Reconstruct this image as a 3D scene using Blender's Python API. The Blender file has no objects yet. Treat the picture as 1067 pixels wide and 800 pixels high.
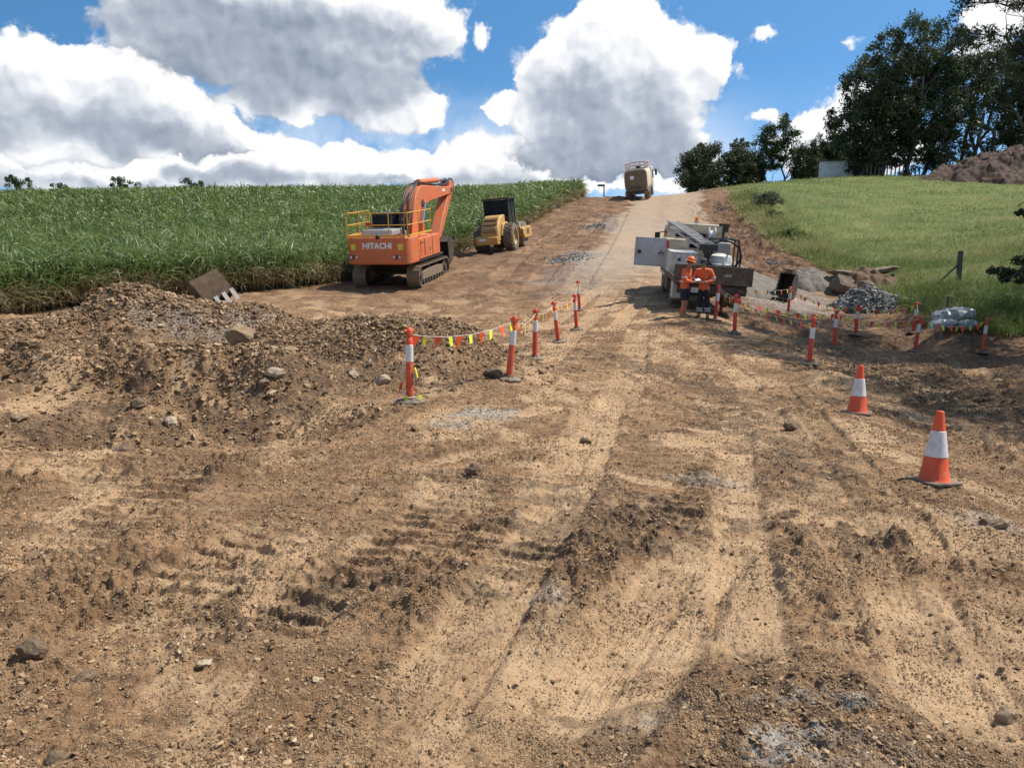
import bpy, bmesh, math, random
import numpy as np
from mathutils import Vector, Matrix, Euler
random.seed(11); rng = np.random.default_rng(11)
scene = bpy.context.scene
COL = scene.collection
R = math.radians
# ------------------------------------------------------------------ camera
FPX, CX, CY = 854.0, 533.5, 400.0
EYE = 2.0
PITCH = math.atan(135.0 / FPX)
SP, CP = math.sin(PITCH), math.cos(PITCH)
def W(px, py, t):
    """photo pixel + depth along the optical axis -> world point (used only to survey the site)"""
    a = (px - CX) / FPX; b = (CY - py) / FPX
    return np.array([a * t, (CP + b * SP) * t, EYE + (-SP + b * CP) * t])
cam = bpy.data.cameras.new('camera'); camo = bpy.data.objects.new('camera', cam)
COL.objects.link(camo); scene.camera = camo
cam.sensor_fit = 'HORIZONTAL'; cam.sensor_width = 36; cam.lens = 36 * FPX / 1067
cam.clip_start = .1; cam.clip_end = 3000
camo.location = (0, 0, EYE); camo.rotation_euler = (R(90) - PITCH, 0, 0)

# ------------------------------------------------------------------ noise
def _hash(xi, yi, seed):
    h = (xi * 374761393 + yi * 668265263 + seed * 1442695041) & 0xffffffff
    h = ((h ^ (h >> 13)) * 1274126177) & 0xffffffff
    return h ^ (h >> 16)
def gnoise(x, y, seed=0):
    x = np.asarray(x, float); y = np.asarray(y, float)
    xi = np.floor(x).astype(np.int64); yi = np.floor(y).astype(np.int64)
    fx = x - xi; fy = y - yi
    u = fx * fx * fx * (fx * (fx * 6 - 15) + 10); v = fy * fy * fy * (fy * (fy * 6 - 15) + 10)
    def g(ix, iy, dx, dy):
        a = _hash(ix, iy, seed) * (2 * math.pi / 4294967296.0)
        return np.cos(a) * dx + np.sin(a) * dy
    n00 = g(xi, yi, fx, fy); n10 = g(xi + 1, yi, fx - 1, fy)
    n01 = g(xi, yi + 1, fx, fy - 1); n11 = g(xi + 1, yi + 1, fx - 1, fy - 1)
    return 1.5 * ((n00 * (1 - u) + n10 * u) * (1 - v) + (n01 * (1 - u) + n11 * u) * v)
def fbm(x, y, sc, oct=4, seed=0, gain=.5):
    s = 0; a = 1.0; f = 1.0 / sc
    for o in range(oct):
        s = s + a * gnoise(np.asarray(x) * f + 17.3 * o, np.asarray(y) * f - 9.1 * o, seed + o); a *= gain; f *= 2.03
    return s
def worley(x, y, sc, seed=0):
    x = np.asarray(x, float) / sc; y = np.asarray(y, float) / sc
    xi = np.floor(x).astype(np.int64); yi = np.floor(y).astype(np.int64)
    f1 = np.full(x.shape, 9.0); idv = np.zeros(x.shape)
    for dx in (-1, 0, 1):
        for dy in (-1, 0, 1):
            h = _hash(xi + dx, yi + dy, seed); h2 = _hash(xi + dx, yi + dy, seed + 91)
            px = xi + dx + h / 4294967296.0; py = yi + dy + h2 / 4294967296.0
            d = (px - x) ** 2 + (py - y) ** 2
            m = d < f1
            idv = np.where(m, _hash(xi + dx, yi + dy, seed + 7) / 4294967296.0, idv)
            f1 = np.where(m, d, f1)
    return np.sqrt(f1), idv
def sstep(a, b, x):
    t = np.clip((x - a) / (b - a), 0, 1); return t * t * (3 - 2 * t)

# ------------------------------------------------------------------ tagging
def tag(o, label=None, cat=None, group=None, kind=None):
    if label: o['label'] = label
    if cat: o['category'] = cat
    if group: o['group'] = group
    if kind: o['kind'] = kind
    return o
def empty(name, loc=(0, 0, 0), rot=(0, 0, 0)):
    o = bpy.data.objects.new(name, None); COL.objects.link(o)
    o.location = loc; o.rotation_euler = rot; o.empty_display_size = .2
    return o
def copy_tree(o, parent=None):
    c = o.copy(); COL.objects.link(c)
    if parent is not None: c.parent = parent
    for ch in list(o.children): copy_tree(ch, c)
    return c
def link_mesh(name, me, mat=None, parent=None, smooth=None):
    if mat is not None: me.materials.append(mat)
    if smooth is not None:
        me.polygons.foreach_set('use_smooth', np.ones(len(me.polygons), bool))
        if smooth < 180: me.set_sharp_from_angle(angle=R(smooth))
    o = bpy.data.objects.new(name, me); COL.objects.link(o)
    if parent is not None: o.parent = parent
    return o
def np_mesh(name, verts, faces, attrs=None):
    """verts Nx3, faces MxK (one K) -> mesh, quickly"""
    me = bpy.data.meshes.new(name)
    verts = np.ascontiguousarray(verts, dtype=np.float32); faces = np.ascontiguousarray(faces, dtype=np.int32)
    n, k = faces.shape
    me.vertices.add(len(verts)); me.vertices.foreach_set('co', verts.ravel())
    me.loops.add(n * k); me.loops.foreach_set('vertex_index', faces.ravel())
    me.polygons.add(n); me.polygons.foreach_set('loop_start', np.arange(0, n * k, k, dtype=np.int32))
    me.polygons.foreach_set('loop_total', np.full(n, k, dtype=np.int32))
    for an, arr in (attrs or {}).items():
        if arr.ndim == 1:
            at = me.attributes.new(an, 'FLOAT', 'POINT'); at.data.foreach_set('value', np.ascontiguousarray(arr, np.float32))
        else:
            at = me.attributes.new(an, 'FLOAT_COLOR', 'POINT'); at.data.foreach_set('color', np.ascontiguousarray(arr, np.float32).ravel())
    me.update(calc_edges=True)
    return me

# ------------------------------------------------------------------ mesh builder
class MB:
    def __init__(s): s.bm = bmesh.new()
    def _add(s, vs, fs):
        bv = [s.bm.verts.new(v) for v in vs]
        for f in fs:
            try: s.bm.faces.new([bv[i] for i in f])
            except ValueError: pass
        return bv
    def box(s, c, d, rot=None):
        c = Vector(c); m = Euler(rot).to_matrix() if rot is not None else Matrix.Identity(3)
        vs = [c + m @ Vector((x * d[0] / 2, y * d[1] / 2, z * d[2] / 2)) for x in (-1, 1) for y in (-1, 1) for z in (-1, 1)]
        s._add(vs, [(0, 1, 3, 2), (4, 6, 7, 5), (0, 4, 5, 1), (2, 3, 7, 6), (0, 2, 6, 4), (1, 5, 7, 3)]); return s
    def bb(s, x0, x1, y0, y1, z0, z1):
        return s.box(((x0 + x1) / 2, (y0 + y1) / 2, (z0 + z1) / 2), (abs(x1 - x0), abs(y1 - y0), abs(z1 - z0)))
    def tube(s, pts, r, n=8, cap=True, r2=None):
        pts = [Vector(p) for p in pts]; m = len(pts); rings = []
        up = None
        for i, p in enumerate(pts):
            d = (pts[min(i + 1, m - 1)] - pts[max(i - 1, 0)])
            if d.length < 1e-9: d = Vector((0, 0, 1))
            d.normalize()
            if up is None:
                up = Vector((0, 0, 1)) if abs(d.z) < .9 else Vector((1, 0, 0))
            a = d.cross(up)
            if a.length < 1e-4: a = d.cross(Vector((.3, .8, .1)))
            a.normalize(); b = a.cross(d); up = b
            rr = r[i] if isinstance(r, (list, tuple)) else (r if r2 is None else r + (r2 - r) * i / max(1, m - 1))
            rings.append([s.bm.verts.new(p + rr * (math.cos(t) * a + math.sin(t) * b)) for t in [2 * math.pi * k / n for k in range(n)]])
        for i in range(m - 1):
            for k in range(n):
                s.bm.faces.new((rings[i][k], rings[i][(k + 1) % n], rings[i + 1][(k + 1) % n], rings[i + 1][k]))
        if cap:
            s.bm.faces.new(rings[0][::-1]); s.bm.faces.new(rings[-1])
        return s
    def cyl(s, p0, p1, r, r2=None, n=16): return s.tube([p0, p1], r, n, True, r2)
    def prism(s, poly, lo, hi, axis='x'):
        def v(a, b, h): return {'x': (h, a, b), 'y': (a, h, b), 'z': (a, b, h)}[axis]
        n = len(poly); vs = [v(a, b, lo) for a, b in poly] + [v(a, b, hi) for a, b in poly]
        s._add(vs, [tuple(range(n))[::-1], tuple(range(n, 2 * n))] + [(i, (i + 1) % n, n + (i + 1) % n, n + i) for i in range(n)]); return s
    def lathe(s, prof, n=24, o=(0, 0, 0), axis='z', closed=False):
        o = Vector(o); rings = []
        for r, h in prof:
            ring = []
            for k in range(n):
                t = 2 * math.pi * k / n; c, d = r * math.cos(t), r * math.sin(t)
                ring.append(s.bm.verts.new(o + Vector({'z': (c, d, h), 'x': (h, c, d), 'y': (c, h, d)}[axis])))
            rings.append(ring)
        for i in range(len(rings) - (0 if closed else 1)):
            q = rings[(i + 1) % len(rings)]
            for k in range(n): s.bm.faces.new((rings[i][k], rings[i][(k + 1) % n], q[(k + 1) % n], q[k]))
        if not closed:
            if prof[0][0] > 1e-4: s.bm.faces.new(rings[0][::-1])
            if prof[-1][0] > 1e-4: s.bm.faces.new(rings[-1])
        return s
    def shell(s, curve, th, lo, hi):
        """open (y,z) curve thickened and extruded along x"""
        c = [Vector(p) for p in curve]; off = []
        for i in range(len(c)):
            d = (c[min(i + 1, len(c) - 1)] - c[max(i - 1, 0)]).normalized(); off.append(c[i] + th * Vector((-d.y, d.x)))
        for i in range(len(c) - 1):
            s.prism([tuple(c[i]), tuple(c[i + 1]), tuple(off[i + 1]), tuple(off[i])], lo, hi, 'x')
        return s
    def build(s, name, mat, parent=None, smooth=40, bevel=0, seg=2, label=None):
        bmesh.ops.remove_doubles(s.bm, verts=s.bm.verts, dist=1e-5)
        bmesh.ops.recalc_face_normals(s.bm, faces=s.bm.faces)
        me = bpy.data.meshes.new(name); s.bm.to_mesh(me); s.bm.free()
        o = link_mesh(name, me, mat, parent, smooth)
        if bevel:
            b = o.modifiers.new('bevel', 'BEVEL'); b.width = bevel; b.segments = seg; b.limit_method = 'ANGLE'; b.angle_limit = R(40)
            b.harden_normals = False
        if label: o['label'] = label
        return o
def text_mesh(name, s, size, mat, parent, loc, rot, ext=.012, bold=.0):
    cu = bpy.data.curves.new('lettering_curve', 'FONT'); cu.body = s; cu.size = size; cu.extrude = ext; cu.offset = bold
    cu.align_x = 'CENTER'; cu.align_y = 'CENTER'; cu.resolution_u = 3
    to = bpy.data.objects.new('lettering_curve', cu); COL.objects.link(to)
    dg = bpy.context.evaluated_depsgraph_get(); me = bpy.data.meshes.new_from_object(to.evaluated_get(dg))
    bpy.data.objects.remove(to); bpy.data.curves.remove(cu)
    me.materials.clear()
    o = link_mesh(name, me, mat, parent); o.location = loc; o.rotation_euler = rot
    return o

# ------------------------------------------------------------------ materials
def nd(nt, t, **kw):
    n = nt.nodes.new(t)
    for k, v in kw.items():
        if k in n.inputs: n.inputs[k].default_value = v
        else: setattr(n, k, v)
    return n
def mixc(nt, a, b, f):
    n = nt.nodes.new('ShaderNodeMix'); n.data_type = 'RGBA'
    for sock, v in ((n.inputs[0], f), (n.inputs[6], a), (n.inputs[7], b)):
        if isinstance(v, bpy.types.NodeSocket): nt.links.new(v, sock)
        elif isinstance(v, (int, float)): sock.default_value = v
        else: sock.default_value = (v[0], v[1], v[2], 1)
    return n.outputs[2]
def mth(nt, op, a, b=None, c=None, clamp=False):
    n = nt.nodes.new('ShaderNodeMath'); n.operation = op; n.use_clamp = clamp
    for i, v in enumerate((a, b, c)):
        if v is None: continue
        if isinstance(v, bpy.types.NodeSocket): nt.links.new(v, n.inputs[i])
        else: n.inputs[i].default_value = v
    return n.outputs[0]
def mrange(nt, v, a, b, c=0.0, d=1.0, smooth=False):
    n = nt.nodes.new('ShaderNodeMapRange'); n.clamp = True
    if smooth: n.interpolation_type = 'SMOOTHSTEP'
    nt.links.new(v, n.inputs[0])
    for i, x in enumerate((a, b, c, d)): n.inputs[i + 1].default_value = x
    return n.outputs[0]
def noise(nt, vec, scale, detail=4, rough=.55, dist=0):
    n = nt.nodes.new('ShaderNodeTexNoise'); n.inputs['Scale'].default_value = scale; n.inputs['Detail'].default_value = detail
    n.inputs['Roughness'].default_value = rough; n.inputs['Distortion'].default_value = dist
    if vec is not None: nt.links.new(vec, n.inputs['Vector'])
    return n.outputs['Fac']
def newmat(name):
    m = bpy.data.materials.new(name); m.use_nodes = True; nt = m.node_tree
    p = nt.nodes['Principled BSDF']; return m, nt, p
def pmat(name, col, rough=.5, metal=0, dirt=None, amount=.4, scale=3.0, bump=0, spec=.5, coat=0, trans=0, ior=1.45):
    """painted / worn surface: colour varied by noise and broken up by a dirt colour"""
    m, nt, p = newmat(name)
    tc = nd(nt, 'ShaderNodeTexCoord').outputs['Object']
    n1 = noise(nt, tc, scale, 6, .62)
    v = tuple(c * .78 for c in col)
    c = mixc(nt, v, col, mrange(nt, n1, .3, .7))
    if dirt:
        n2 = noise(nt, tc, scale * 2.3, 8, .7, .4)
        f = mrange(nt, n2, .62 - .5 * amount, .78 - .22 * amount, 0, min(1, .35 + amount))
        c = mixc(nt, c, dirt, f)
        nt.links.new(mrange(nt, f, 0, 1, rough, .9), p.inputs['Roughness'])
    else: p.inputs['Roughness'].default_value = rough
    nt.links.new(c, p.inputs['Base Color'])
    p.inputs['Metallic'].default_value = metal; p.inputs['Specular IOR Level'].default_value = spec
    p.inputs['Coat Weight'].default_value = coat
    if trans: p.inputs['Transmission Weight'].default_value = trans; p.inputs['IOR'].default_value = ior
    if bump:
        b = nt.nodes.new('ShaderNodeBump'); b.inputs['Strength'].default_value = bump; b.inputs['Distance'].default_value = .02
        nt.links.new(noise(nt, tc, scale * 8, 4), b.inputs['Height']); nt.links.new(b.outputs[0], p.inputs['Normal'])
    return m
# ------------------------------------------------------------------ the lie of the land
CTRL = [(-8, -5, .2), (0, -5, 0), (8, -5, -.2), (-4, 2.5, .05), (0, 2.5, 0), (4, 2.5, -.1), (-2, 5, 0), (2, 5, 0), (0, 8, 0),
        (-6, 6, .15), (-9, 10, .35), (-16, 14, .2), (-22, 20, .0), (-30, 10, .3), (7, 5, -.35), (14, 8, -.5), (22, 14, .2), (30, 10, .6),
        (-25, 40, 1.2), (-38, 60, 3.2), (-50, 80, 5.6), (-60, 100, 7.6), (-20, 100, 8.1), (-20, 70, 4.6), (-70, 130, 7.9), (-20, 130, 8.0),
        (-95, 80, 5), (-60, 40, 1.3), (17, 108, 8.4), (17, 130, 7.0), (0, 108, 7.9), (60, 60, 6.2), (90, 100, 11.5), (60, 140, 11.0), (35, 135, 10.2),
        (20, 400, -10), (-200, 400, -8), (220, 400, 0), (100, 200, 8), (-100, 200, 3), (10, 200, 2), (40, 30, 1.6), (28, 22, .7)]
for q in [(970, 502, 8.2), (892, 429, 12.2), (427, 421, 11.7), (534, 400, 13.7), (558, 374, 17.5), (580, 356, 21.3), (600, 343, 24.5), (603, 323, 29.4),
          (843, 381, 18.4), (765, 348, 22.4), (747, 335, 25), (870, 364, 23.0), (955, 367, 24.3), (952, 352, 28), (893, 351, 28), (822, 326, 32), (1023, 373, 24.6),
          (720, 330, 24.9), (743, 327, 26.2), (690, 300, 33), (690, 275, 40), (690, 256, 48), (690, 240, 56), (690, 222, 69), (695, 204, 88),
          (525, 264, 47), (410, 303, 37), (450, 290, 40), (620, 206, 87), (640, 250, 50), (580, 285, 37), (560, 240, 62),
          (0, 330, 27), (100, 318, 30), (200, 310, 33), (300, 301, 36), (480, 263, 52), (545, 236, 66), (598, 208, 86),
          (960, 312, 33), (1000, 337, 27), (870, 275, 44), (780, 195, 84), (800, 230, 61), (1067, 250, 46), (1067, 200, 80), (950, 200, 80), (950, 250, 53), (1067, 302, 31),
          (870, 187, 110), (970, 184, 100), (1067, 184, 98), (820, 190, 100), (735, 216, 75), (770, 252, 52), (810, 287, 38), (765, 205, 79), (815, 240, 56), (858, 268, 46),
          (1000, 430, 14.5), (1067, 470, 11), (930, 440, 12), (1067, 400, 17), (800, 420, 14), (640, 420, 13)]:
    CTRL.append(tuple(W(*q)))
CTRL = np.array(CTRL)
def _uv(X, Y):
    Ye = np.sqrt(np.maximum(Y, -6) ** 2 * (np.asarray(Y) > 0) + 36.0)
    return 1.6 * np.asarray(X) / Ye, np.log(Ye + .25 * np.asarray(Y).clip(-6, 0))
_cu, _cv = _uv(CTRL[:, 0], CTRL[:, 1])
def _k(r2): return np.where(r2 > 1e-12, r2 * np.log(np.maximum(r2, 1e-12)), 0)
_n = len(CTRL)
_A = np.zeros((_n + 3, _n + 3)); _A[:_n, :_n] = _k((_cu[:, None] - _cu) ** 2 + (_cv[:, None] - _cv) ** 2) + np.eye(_n) * .004
_A[:_n, _n] = 1; _A[:_n, _n + 1] = _cu; _A[:_n, _n + 2] = _cv; _A[_n:, :_n] = _A[:_n, _n:].T
_w = np.linalg.solve(_A, np.concatenate([CTRL[:, 2], np.zeros(3)]))
def tps(X, Y):
    u, v = _uv(X, Y); u = np.clip(u, -2.2, 2.2); s = _w[_n] + _w[_n + 1] * u + _w[_n + 2] * v
    for i in range(_n): s = s + _w[i] * _k((u - _cu[i]) ** 2 + (v - _cv[i]) ** 2)
    return s
_dp = [tuple(W(*q)[:2]) for q in [(742, 212, 76), (760, 232, 62), (778, 254, 50), (808, 284, 38.5)]]
DRAIN = list(zip(_dp[:-1], _dp[1:]))
# edges of the cane paddock and of the pasture: X as a function of Y
_ce = np.array([(-60, -10)] + [(W(*q)[1], W(*q)[0]) for q in [(0, 330, 27), (100, 318, 30), (200, 309, 33), (300, 300, 36), (370, 292, 41), (480, 262, 52), (545, 235, 66), (604, 207, 86), (598, 200, 100), (560, 200, 140)]])
_ce[0] = (0, -16.9 - 27 * .75)
def cane_edge(Y): return np.interp(Y, _ce[:, 0], _ce[:, 1])
_ge = np.array(sorted([(W(*q)[1], W(*q)[0]) for q in [(765, 203, 80), (783, 226, 63), (825, 258, 48), (880, 286, 40), (950, 314, 32.5), (1012, 338, 26.6)]] + [(25.4, 16.4), (23.5, 19), (14, 20), (0, 20), (120, 27), (200, 40)]))
def grass_edge(Y): return np.interp(Y, _ge[:, 0], _ge[:, 1])
def seg(X, Y, a, b):
    """distance to a segment and position along it"""
    ax, ay = a; bx, by = b; dx, dy = bx - ax, by - ay; L2 = dx * dx + dy * dy
    s = np.clip(((X - ax) * dx + (Y - ay) * dy) / L2, 0, 1)
    return np.hypot(X - ax - s * dx, Y - ay - s * dy), s
def ridge(X, Y, a, b, w, h, taper=.3):
    d, s = seg(X, Y, a, b); return h * np.exp(-(d / w) ** 2)
def base_h(X, Y):
    X = np.asarray(X, float); Y = np.asarray(Y, float)
    z = tps(X, Y)
    # spoil windrow on the left, spoil heap behind the near delineators
    wob = .25 * fbm(X, Y, 1.3, 3, 5)
    z = z + ridge(X, Y + wob, (-7.1, 22.6), (-9.6, 21.3), 1.5, .98) + ridge(X, Y + wob, (-10, 20.8), (-15, 18.4), 1.5, .62)
    z = z + ridge(X, Y + wob, (-5.0, 17.8), (-1.3, 15.2), 1.35, .90) + ridge(X, Y, (-5.2, 15.6), (-2.2, 14.2), 1.1, .35)
    # hollow and banks in the left foreground
    z = z - ridge(X, Y + 1.3 * wob, (-7.8, 9.8), (-3.6, 10.3), .95, .60) - ridge(X, Y, (-6.2, 8.2), (-3.5, 9.8), .7, .16)
    z = z + ridge(X, Y + 1.3 * wob, (-9.6, 13.2), (-3.6, 12.7), .75, .66) - ridge(X, Y + wob, (-11, 16.4), (-6.2, 16.2), .9, .22) + ridge(X, Y, (-5.6, 6.4), (-7.5, 8.2), .8, .18)
    # the pit and drain on the right
    z = z - ridge(X, Y + .5 * wob, (8.2, 27.0), (12.6, 26.2), .95, .75) - ridge(X, Y, (8.6, 15.4), (13, 12.8), 1.1, .55)
    z = z + ridge(X, Y + wob, (6.4, 16.2), (9.6, 12.4), .6, .24) + ridge(X, Y, (9.4, 19.2), (14, 17.2), .7, .22)
    # table drain between the road and the pasture, with a cut bank
    for (a, b) in DRAIN: z = z - ridge(X, Y + wob, a, b, 1.2, .45)
    # a low step along the pasture
    st = W(905, 275, 44), W(800, 200, 80)
    d, s = seg(X, Y, st[0][:2], st[1][:2]); z = z - .35 * np.exp(-(d / .7) ** 2)
    return z
def ground_px(px, py):
    """where the line of sight of a photo pixel meets the land"""
    ts = np.exp(np.linspace(math.log(2.4), math.log(140), 900)); P = np.array([W(px, py, t) for t in ts])
    g = P[:, 2] - base_h(P[:, 0], P[:, 1]); i = int(np.argmax(g <= 0))
    if i == 0: return P[-1]
    f = g[i - 1] / (g[i - 1] - g[i]); return P[i - 1] + f * (P[i] - P[i - 1])
# wheel strips (pale, rolled) and crawler prints, surveyed once
STRIPS = []   # (points, half width, depth, paleness, cleats)
def strip(pts, hw, depth, pale, cleat=0.0): STRIPS.append(([tuple(ground_px(*p)[:2]) for p in pts], hw, depth, pale, cleat))
strip([(640, 408), (600, 505), (540, 590), (480, 680), (400, 790)], .23, .03, .75)
strip([(745, 560), (683, 650), (610, 745), (540, 799)], .30, .05, 1.0)
strip([(690, 600), (600, 700), (500, 790)], .22, .02, .7)
strip([(768, 440), (765, 500), (775, 580), (778, 650), (790, 720)], .20, .03, .8)
strip([(930, 592), (985, 690), (1012, 799)], .26, .04, .9)
strip([(813, 395), (880, 465), (948, 540), (1010, 640)], .12, .028, .35)
strip([(720, 470), (850, 440), (760, 430)], .5, .02, .6)
strip([(500, 420), (470, 440), (530, 430)], .5, .02, .6)
strip([(560, 377), (600, 345), (640, 300)], .35, .03, .5)
strip([(500, 482), (620, 490), (690, 505), (760, 512)], .10, .01, .9)
strip([(905, 388), (950, 402), (985, 420)], .35, .02, 1.0)
strip([(700, 340), (780, 400), (860, 520), (960, 700), (1000, 799)], .25, .03, .35)
strip([(665, 345), (655, 400), (640, 430)], .3, .03, .5)
strip([(560, 470), (480, 478), (400, 492)], .12, .012, .7); strip([(585, 520), (660, 528), (740, 520)], .09, .012, .6); strip([(470, 548), (560, 538), (640, 552)], .10, .012, .6)
strip([(455, 425), (540, 432), (610, 425)], .22, .012, .8); strip([(680, 445), (760, 452), (830, 470)], .25, .012, .8); strip([(560, 405), (640, 400), (700, 405)], .3, .012, .6); strip([(430, 690), (520, 660), (600, 650)], .3, .012, .8)
strip([(540, 700), (470, 760), (420, 799)], .34, .012, .9); strip([(630, 640), (560, 720), (470, 799)], .36, .015, .9); strip([(1040, 600), (1060, 680), (1067, 760)], .22, .03, .7); strip([(620, 420), (590, 480), (545, 540)], .2, .02, .6)
strip([(520, 610), (560, 575), (610, 545)], .26, .02, .45, .045); strip([(300, 470), (350, 450), (400, 432)], .26, .02, .45, .045); strip([(60, 520), (130, 490), (190, 462)], .28, .02, .45, .045); strip([(230, 690), (300, 640), (370, 600)], .28, .025, .5, .045)
strip([(690, 560), (720, 520), (740, 480)], .2, .02, .5, .05); strip([(880, 470), (840, 430), (800, 395)], .22, .02, .5, .05); strip([(640, 345), (660, 320), (676, 300)], .3, .03, .7); strip([(560, 345), (600, 320), (640, 290)], .3, .03, .6)
strip([(520, 290), (545, 265), (590, 235)], .5, .06, .6); strip([(555, 300), (590, 262), (625, 225)], .5, .06, .6); strip([(600, 300), (625, 262), (648, 222)], .5, .05, .5); strip([(480, 285), (515, 275), (560, 250)], .5, .06, .5)
strip([(20, 612), (110, 550), (210, 488)], .30, .03, .55, .045)
strip([(150, 640), (230, 580), (330, 540)], .32, .03, .6, .045)
strip([(350, 640), (420, 570), (500, 505)], .30, .03, .5, .045)
strip([(30, 660), (0, 690)], .3, .02, .5, .04)
strip([(430, 600), (480, 560), (520, 520)], .25, .02, .3, .07)
strip([(200, 500), (260, 470), (330, 440)], .28, .02, .4, .045)
strip([(0, 430), (60, 415), (110, 400)], .5, .02, .8)
strip([(120, 360), (60, 380), (10, 410)], .4, .02, .7)
DARK = []
def dark(pts, hw): DARK.append(([tuple(ground_px(*p)[:2]) for p in pts], hw))
dark([(560, 560), (640, 535), (720, 530)], .30); dark([(790, 545), (860, 555), (910, 570)], .22); dark([(590, 525), (650, 545)], .25)
dark([(640, 755), (690, 735), (720, 740)], .17); dark([(780, 770), (830, 780), (860, 745)], .20); dark([(800, 735), (940, 735)], .10)
dark([(360, 620), (300, 640), (240, 640)], .25); dark([(770, 690), (790, 720)], .10); dark([(480, 500), (560, 500), (640, 512)], .16)
dark([(790, 322), (860, 338), (940, 345), (1000, 352)], 2.6); dark([(960, 395), (1010, 415), (1067, 450)], 1.0); dark([(900, 395), (960, 420)], .35); dark([(0, 445), (90, 450), (190, 440), (280, 425)], .55); dark([(250, 360), (330, 385), (430, 385)], .6); dark([(10, 365), (90, 360), (200, 345)], .7); dark([(640, 560), (560, 600), (470, 610)], .25); dark([(620, 370), (700, 395), (780, 415)], .5); dark([(645, 262), (625, 275), (600, 290)], 1.9); dark([(760, 430), (860, 500)], .35)  # pit and right-hand drain entries: dark moist soil with their shade painted in
def strips_at(X, Y):
    """displacement, paleness, darkness"""
    dz = np.zeros(X.shape); pale = np.zeros(X.shape); dk = np.zeros(X.shape)
    wobx = .05 * fbm(X, Y, .5, 3, 31); brk = sstep(-.5, .25, fbm(X, Y, .6, 4, 41))
    for pts, hw, depth, pl, cleat in STRIPS:
        q = np.array(pts); mg = hw * 2 + .3
        I = np.nonzero((X > q[:, 0].min() - mg) & (X < q[:, 0].max() + mg) & (Y > q[:, 1].min() - mg) & (Y < q[:, 1].max() + mg))[0]
        if not len(I): continue
        x, y = X[I], Y[I]; wb = wobx[I] * min(1, hw / .25); br = brk[I]
        best = np.full(x.shape, 1e3); al = np.zeros(x.shape); lat = np.zeros(x.shape); acc = 0
        for a, b in zip(pts[:-1], pts[1:]):
            d, s = seg(x, y, a, b); L = math.hypot(b[0] - a[0], b[1] - a[1])
            m = d < best; al = np.where(m, acc + s * L, al); lat = np.where(m, ((x - a[0]) * (b[1] - a[1]) - (y - a[1]) * (b[0] - a[0])) / L, lat); best = np.where(m, d, best); acc += L
        e = best + .7 * wb
        ends = sstep(0, .6, al) * sstep(0, .6, acc - al)
        inn = (1 - sstep(hw * .82, hw * 1.18, e)) * ends
        lip = np.exp(-((e - hw * 1.3) / (hw * .35)) ** 2) * ends
        z = -depth * inn + .5 * depth * lip * (.6 + gnoise(x * 5, y * 5, 77))
        if cleat:
            ph = al / .19 + .12 * gnoise(x * 1.5, y * 1.5, 9) ; fr = ph - np.floor(ph)
            z += inn * cleat * (sstep(.0, .14, fr) * (1 - sstep(.24, .40, fr)) - .2) * (.55 + .45 * br)
            pp = pl * inn * (.2 + .8 * (fr > .45)) * (.55 + .45 * br)
        else:
            pp = pl * inn * (.62 + .38 * br)
            z += inn * .007 * fbm(lat * 1.0, al * .14, .05, 3, 43, .6)
        dz[I] += z; pale[I] = np.maximum(pale[I], pp)
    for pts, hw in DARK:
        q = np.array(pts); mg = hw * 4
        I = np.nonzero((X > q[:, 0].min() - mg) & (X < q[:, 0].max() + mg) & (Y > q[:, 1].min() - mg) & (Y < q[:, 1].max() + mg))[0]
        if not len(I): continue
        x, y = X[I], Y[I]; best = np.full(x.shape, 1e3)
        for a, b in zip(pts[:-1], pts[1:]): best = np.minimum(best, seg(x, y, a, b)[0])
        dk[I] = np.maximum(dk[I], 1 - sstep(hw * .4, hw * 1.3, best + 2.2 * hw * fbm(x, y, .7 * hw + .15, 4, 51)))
    return dz, pale, dk
def zones(X, Y):
    g = sstep(-.25, .35, X - grass_edge(Y) + .35 * fbm(X, Y, 1.2, 4, 61))
    c = sstep(-.6, .3, cane_edge(Y) - X + .3 * fbm(X, Y, 1.0, 3, 62))
    road_x = np.interp(Y, [0, 8, 20, 33, 88, 200], [1.0, 1.2, 3.4, 5.6, 16.4, 38]); half = np.interp(Y, [0, 10, 30, 88], [2.5, 2.6, 2.9, 2.9])
    road = 1 - sstep(half, half + np.interp(Y, [20, 50], [1.6, .8]), np.abs(X - road_x) + .6 * fbm(X, Y, 2.5, 3, 63))
    return g, c, road
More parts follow.
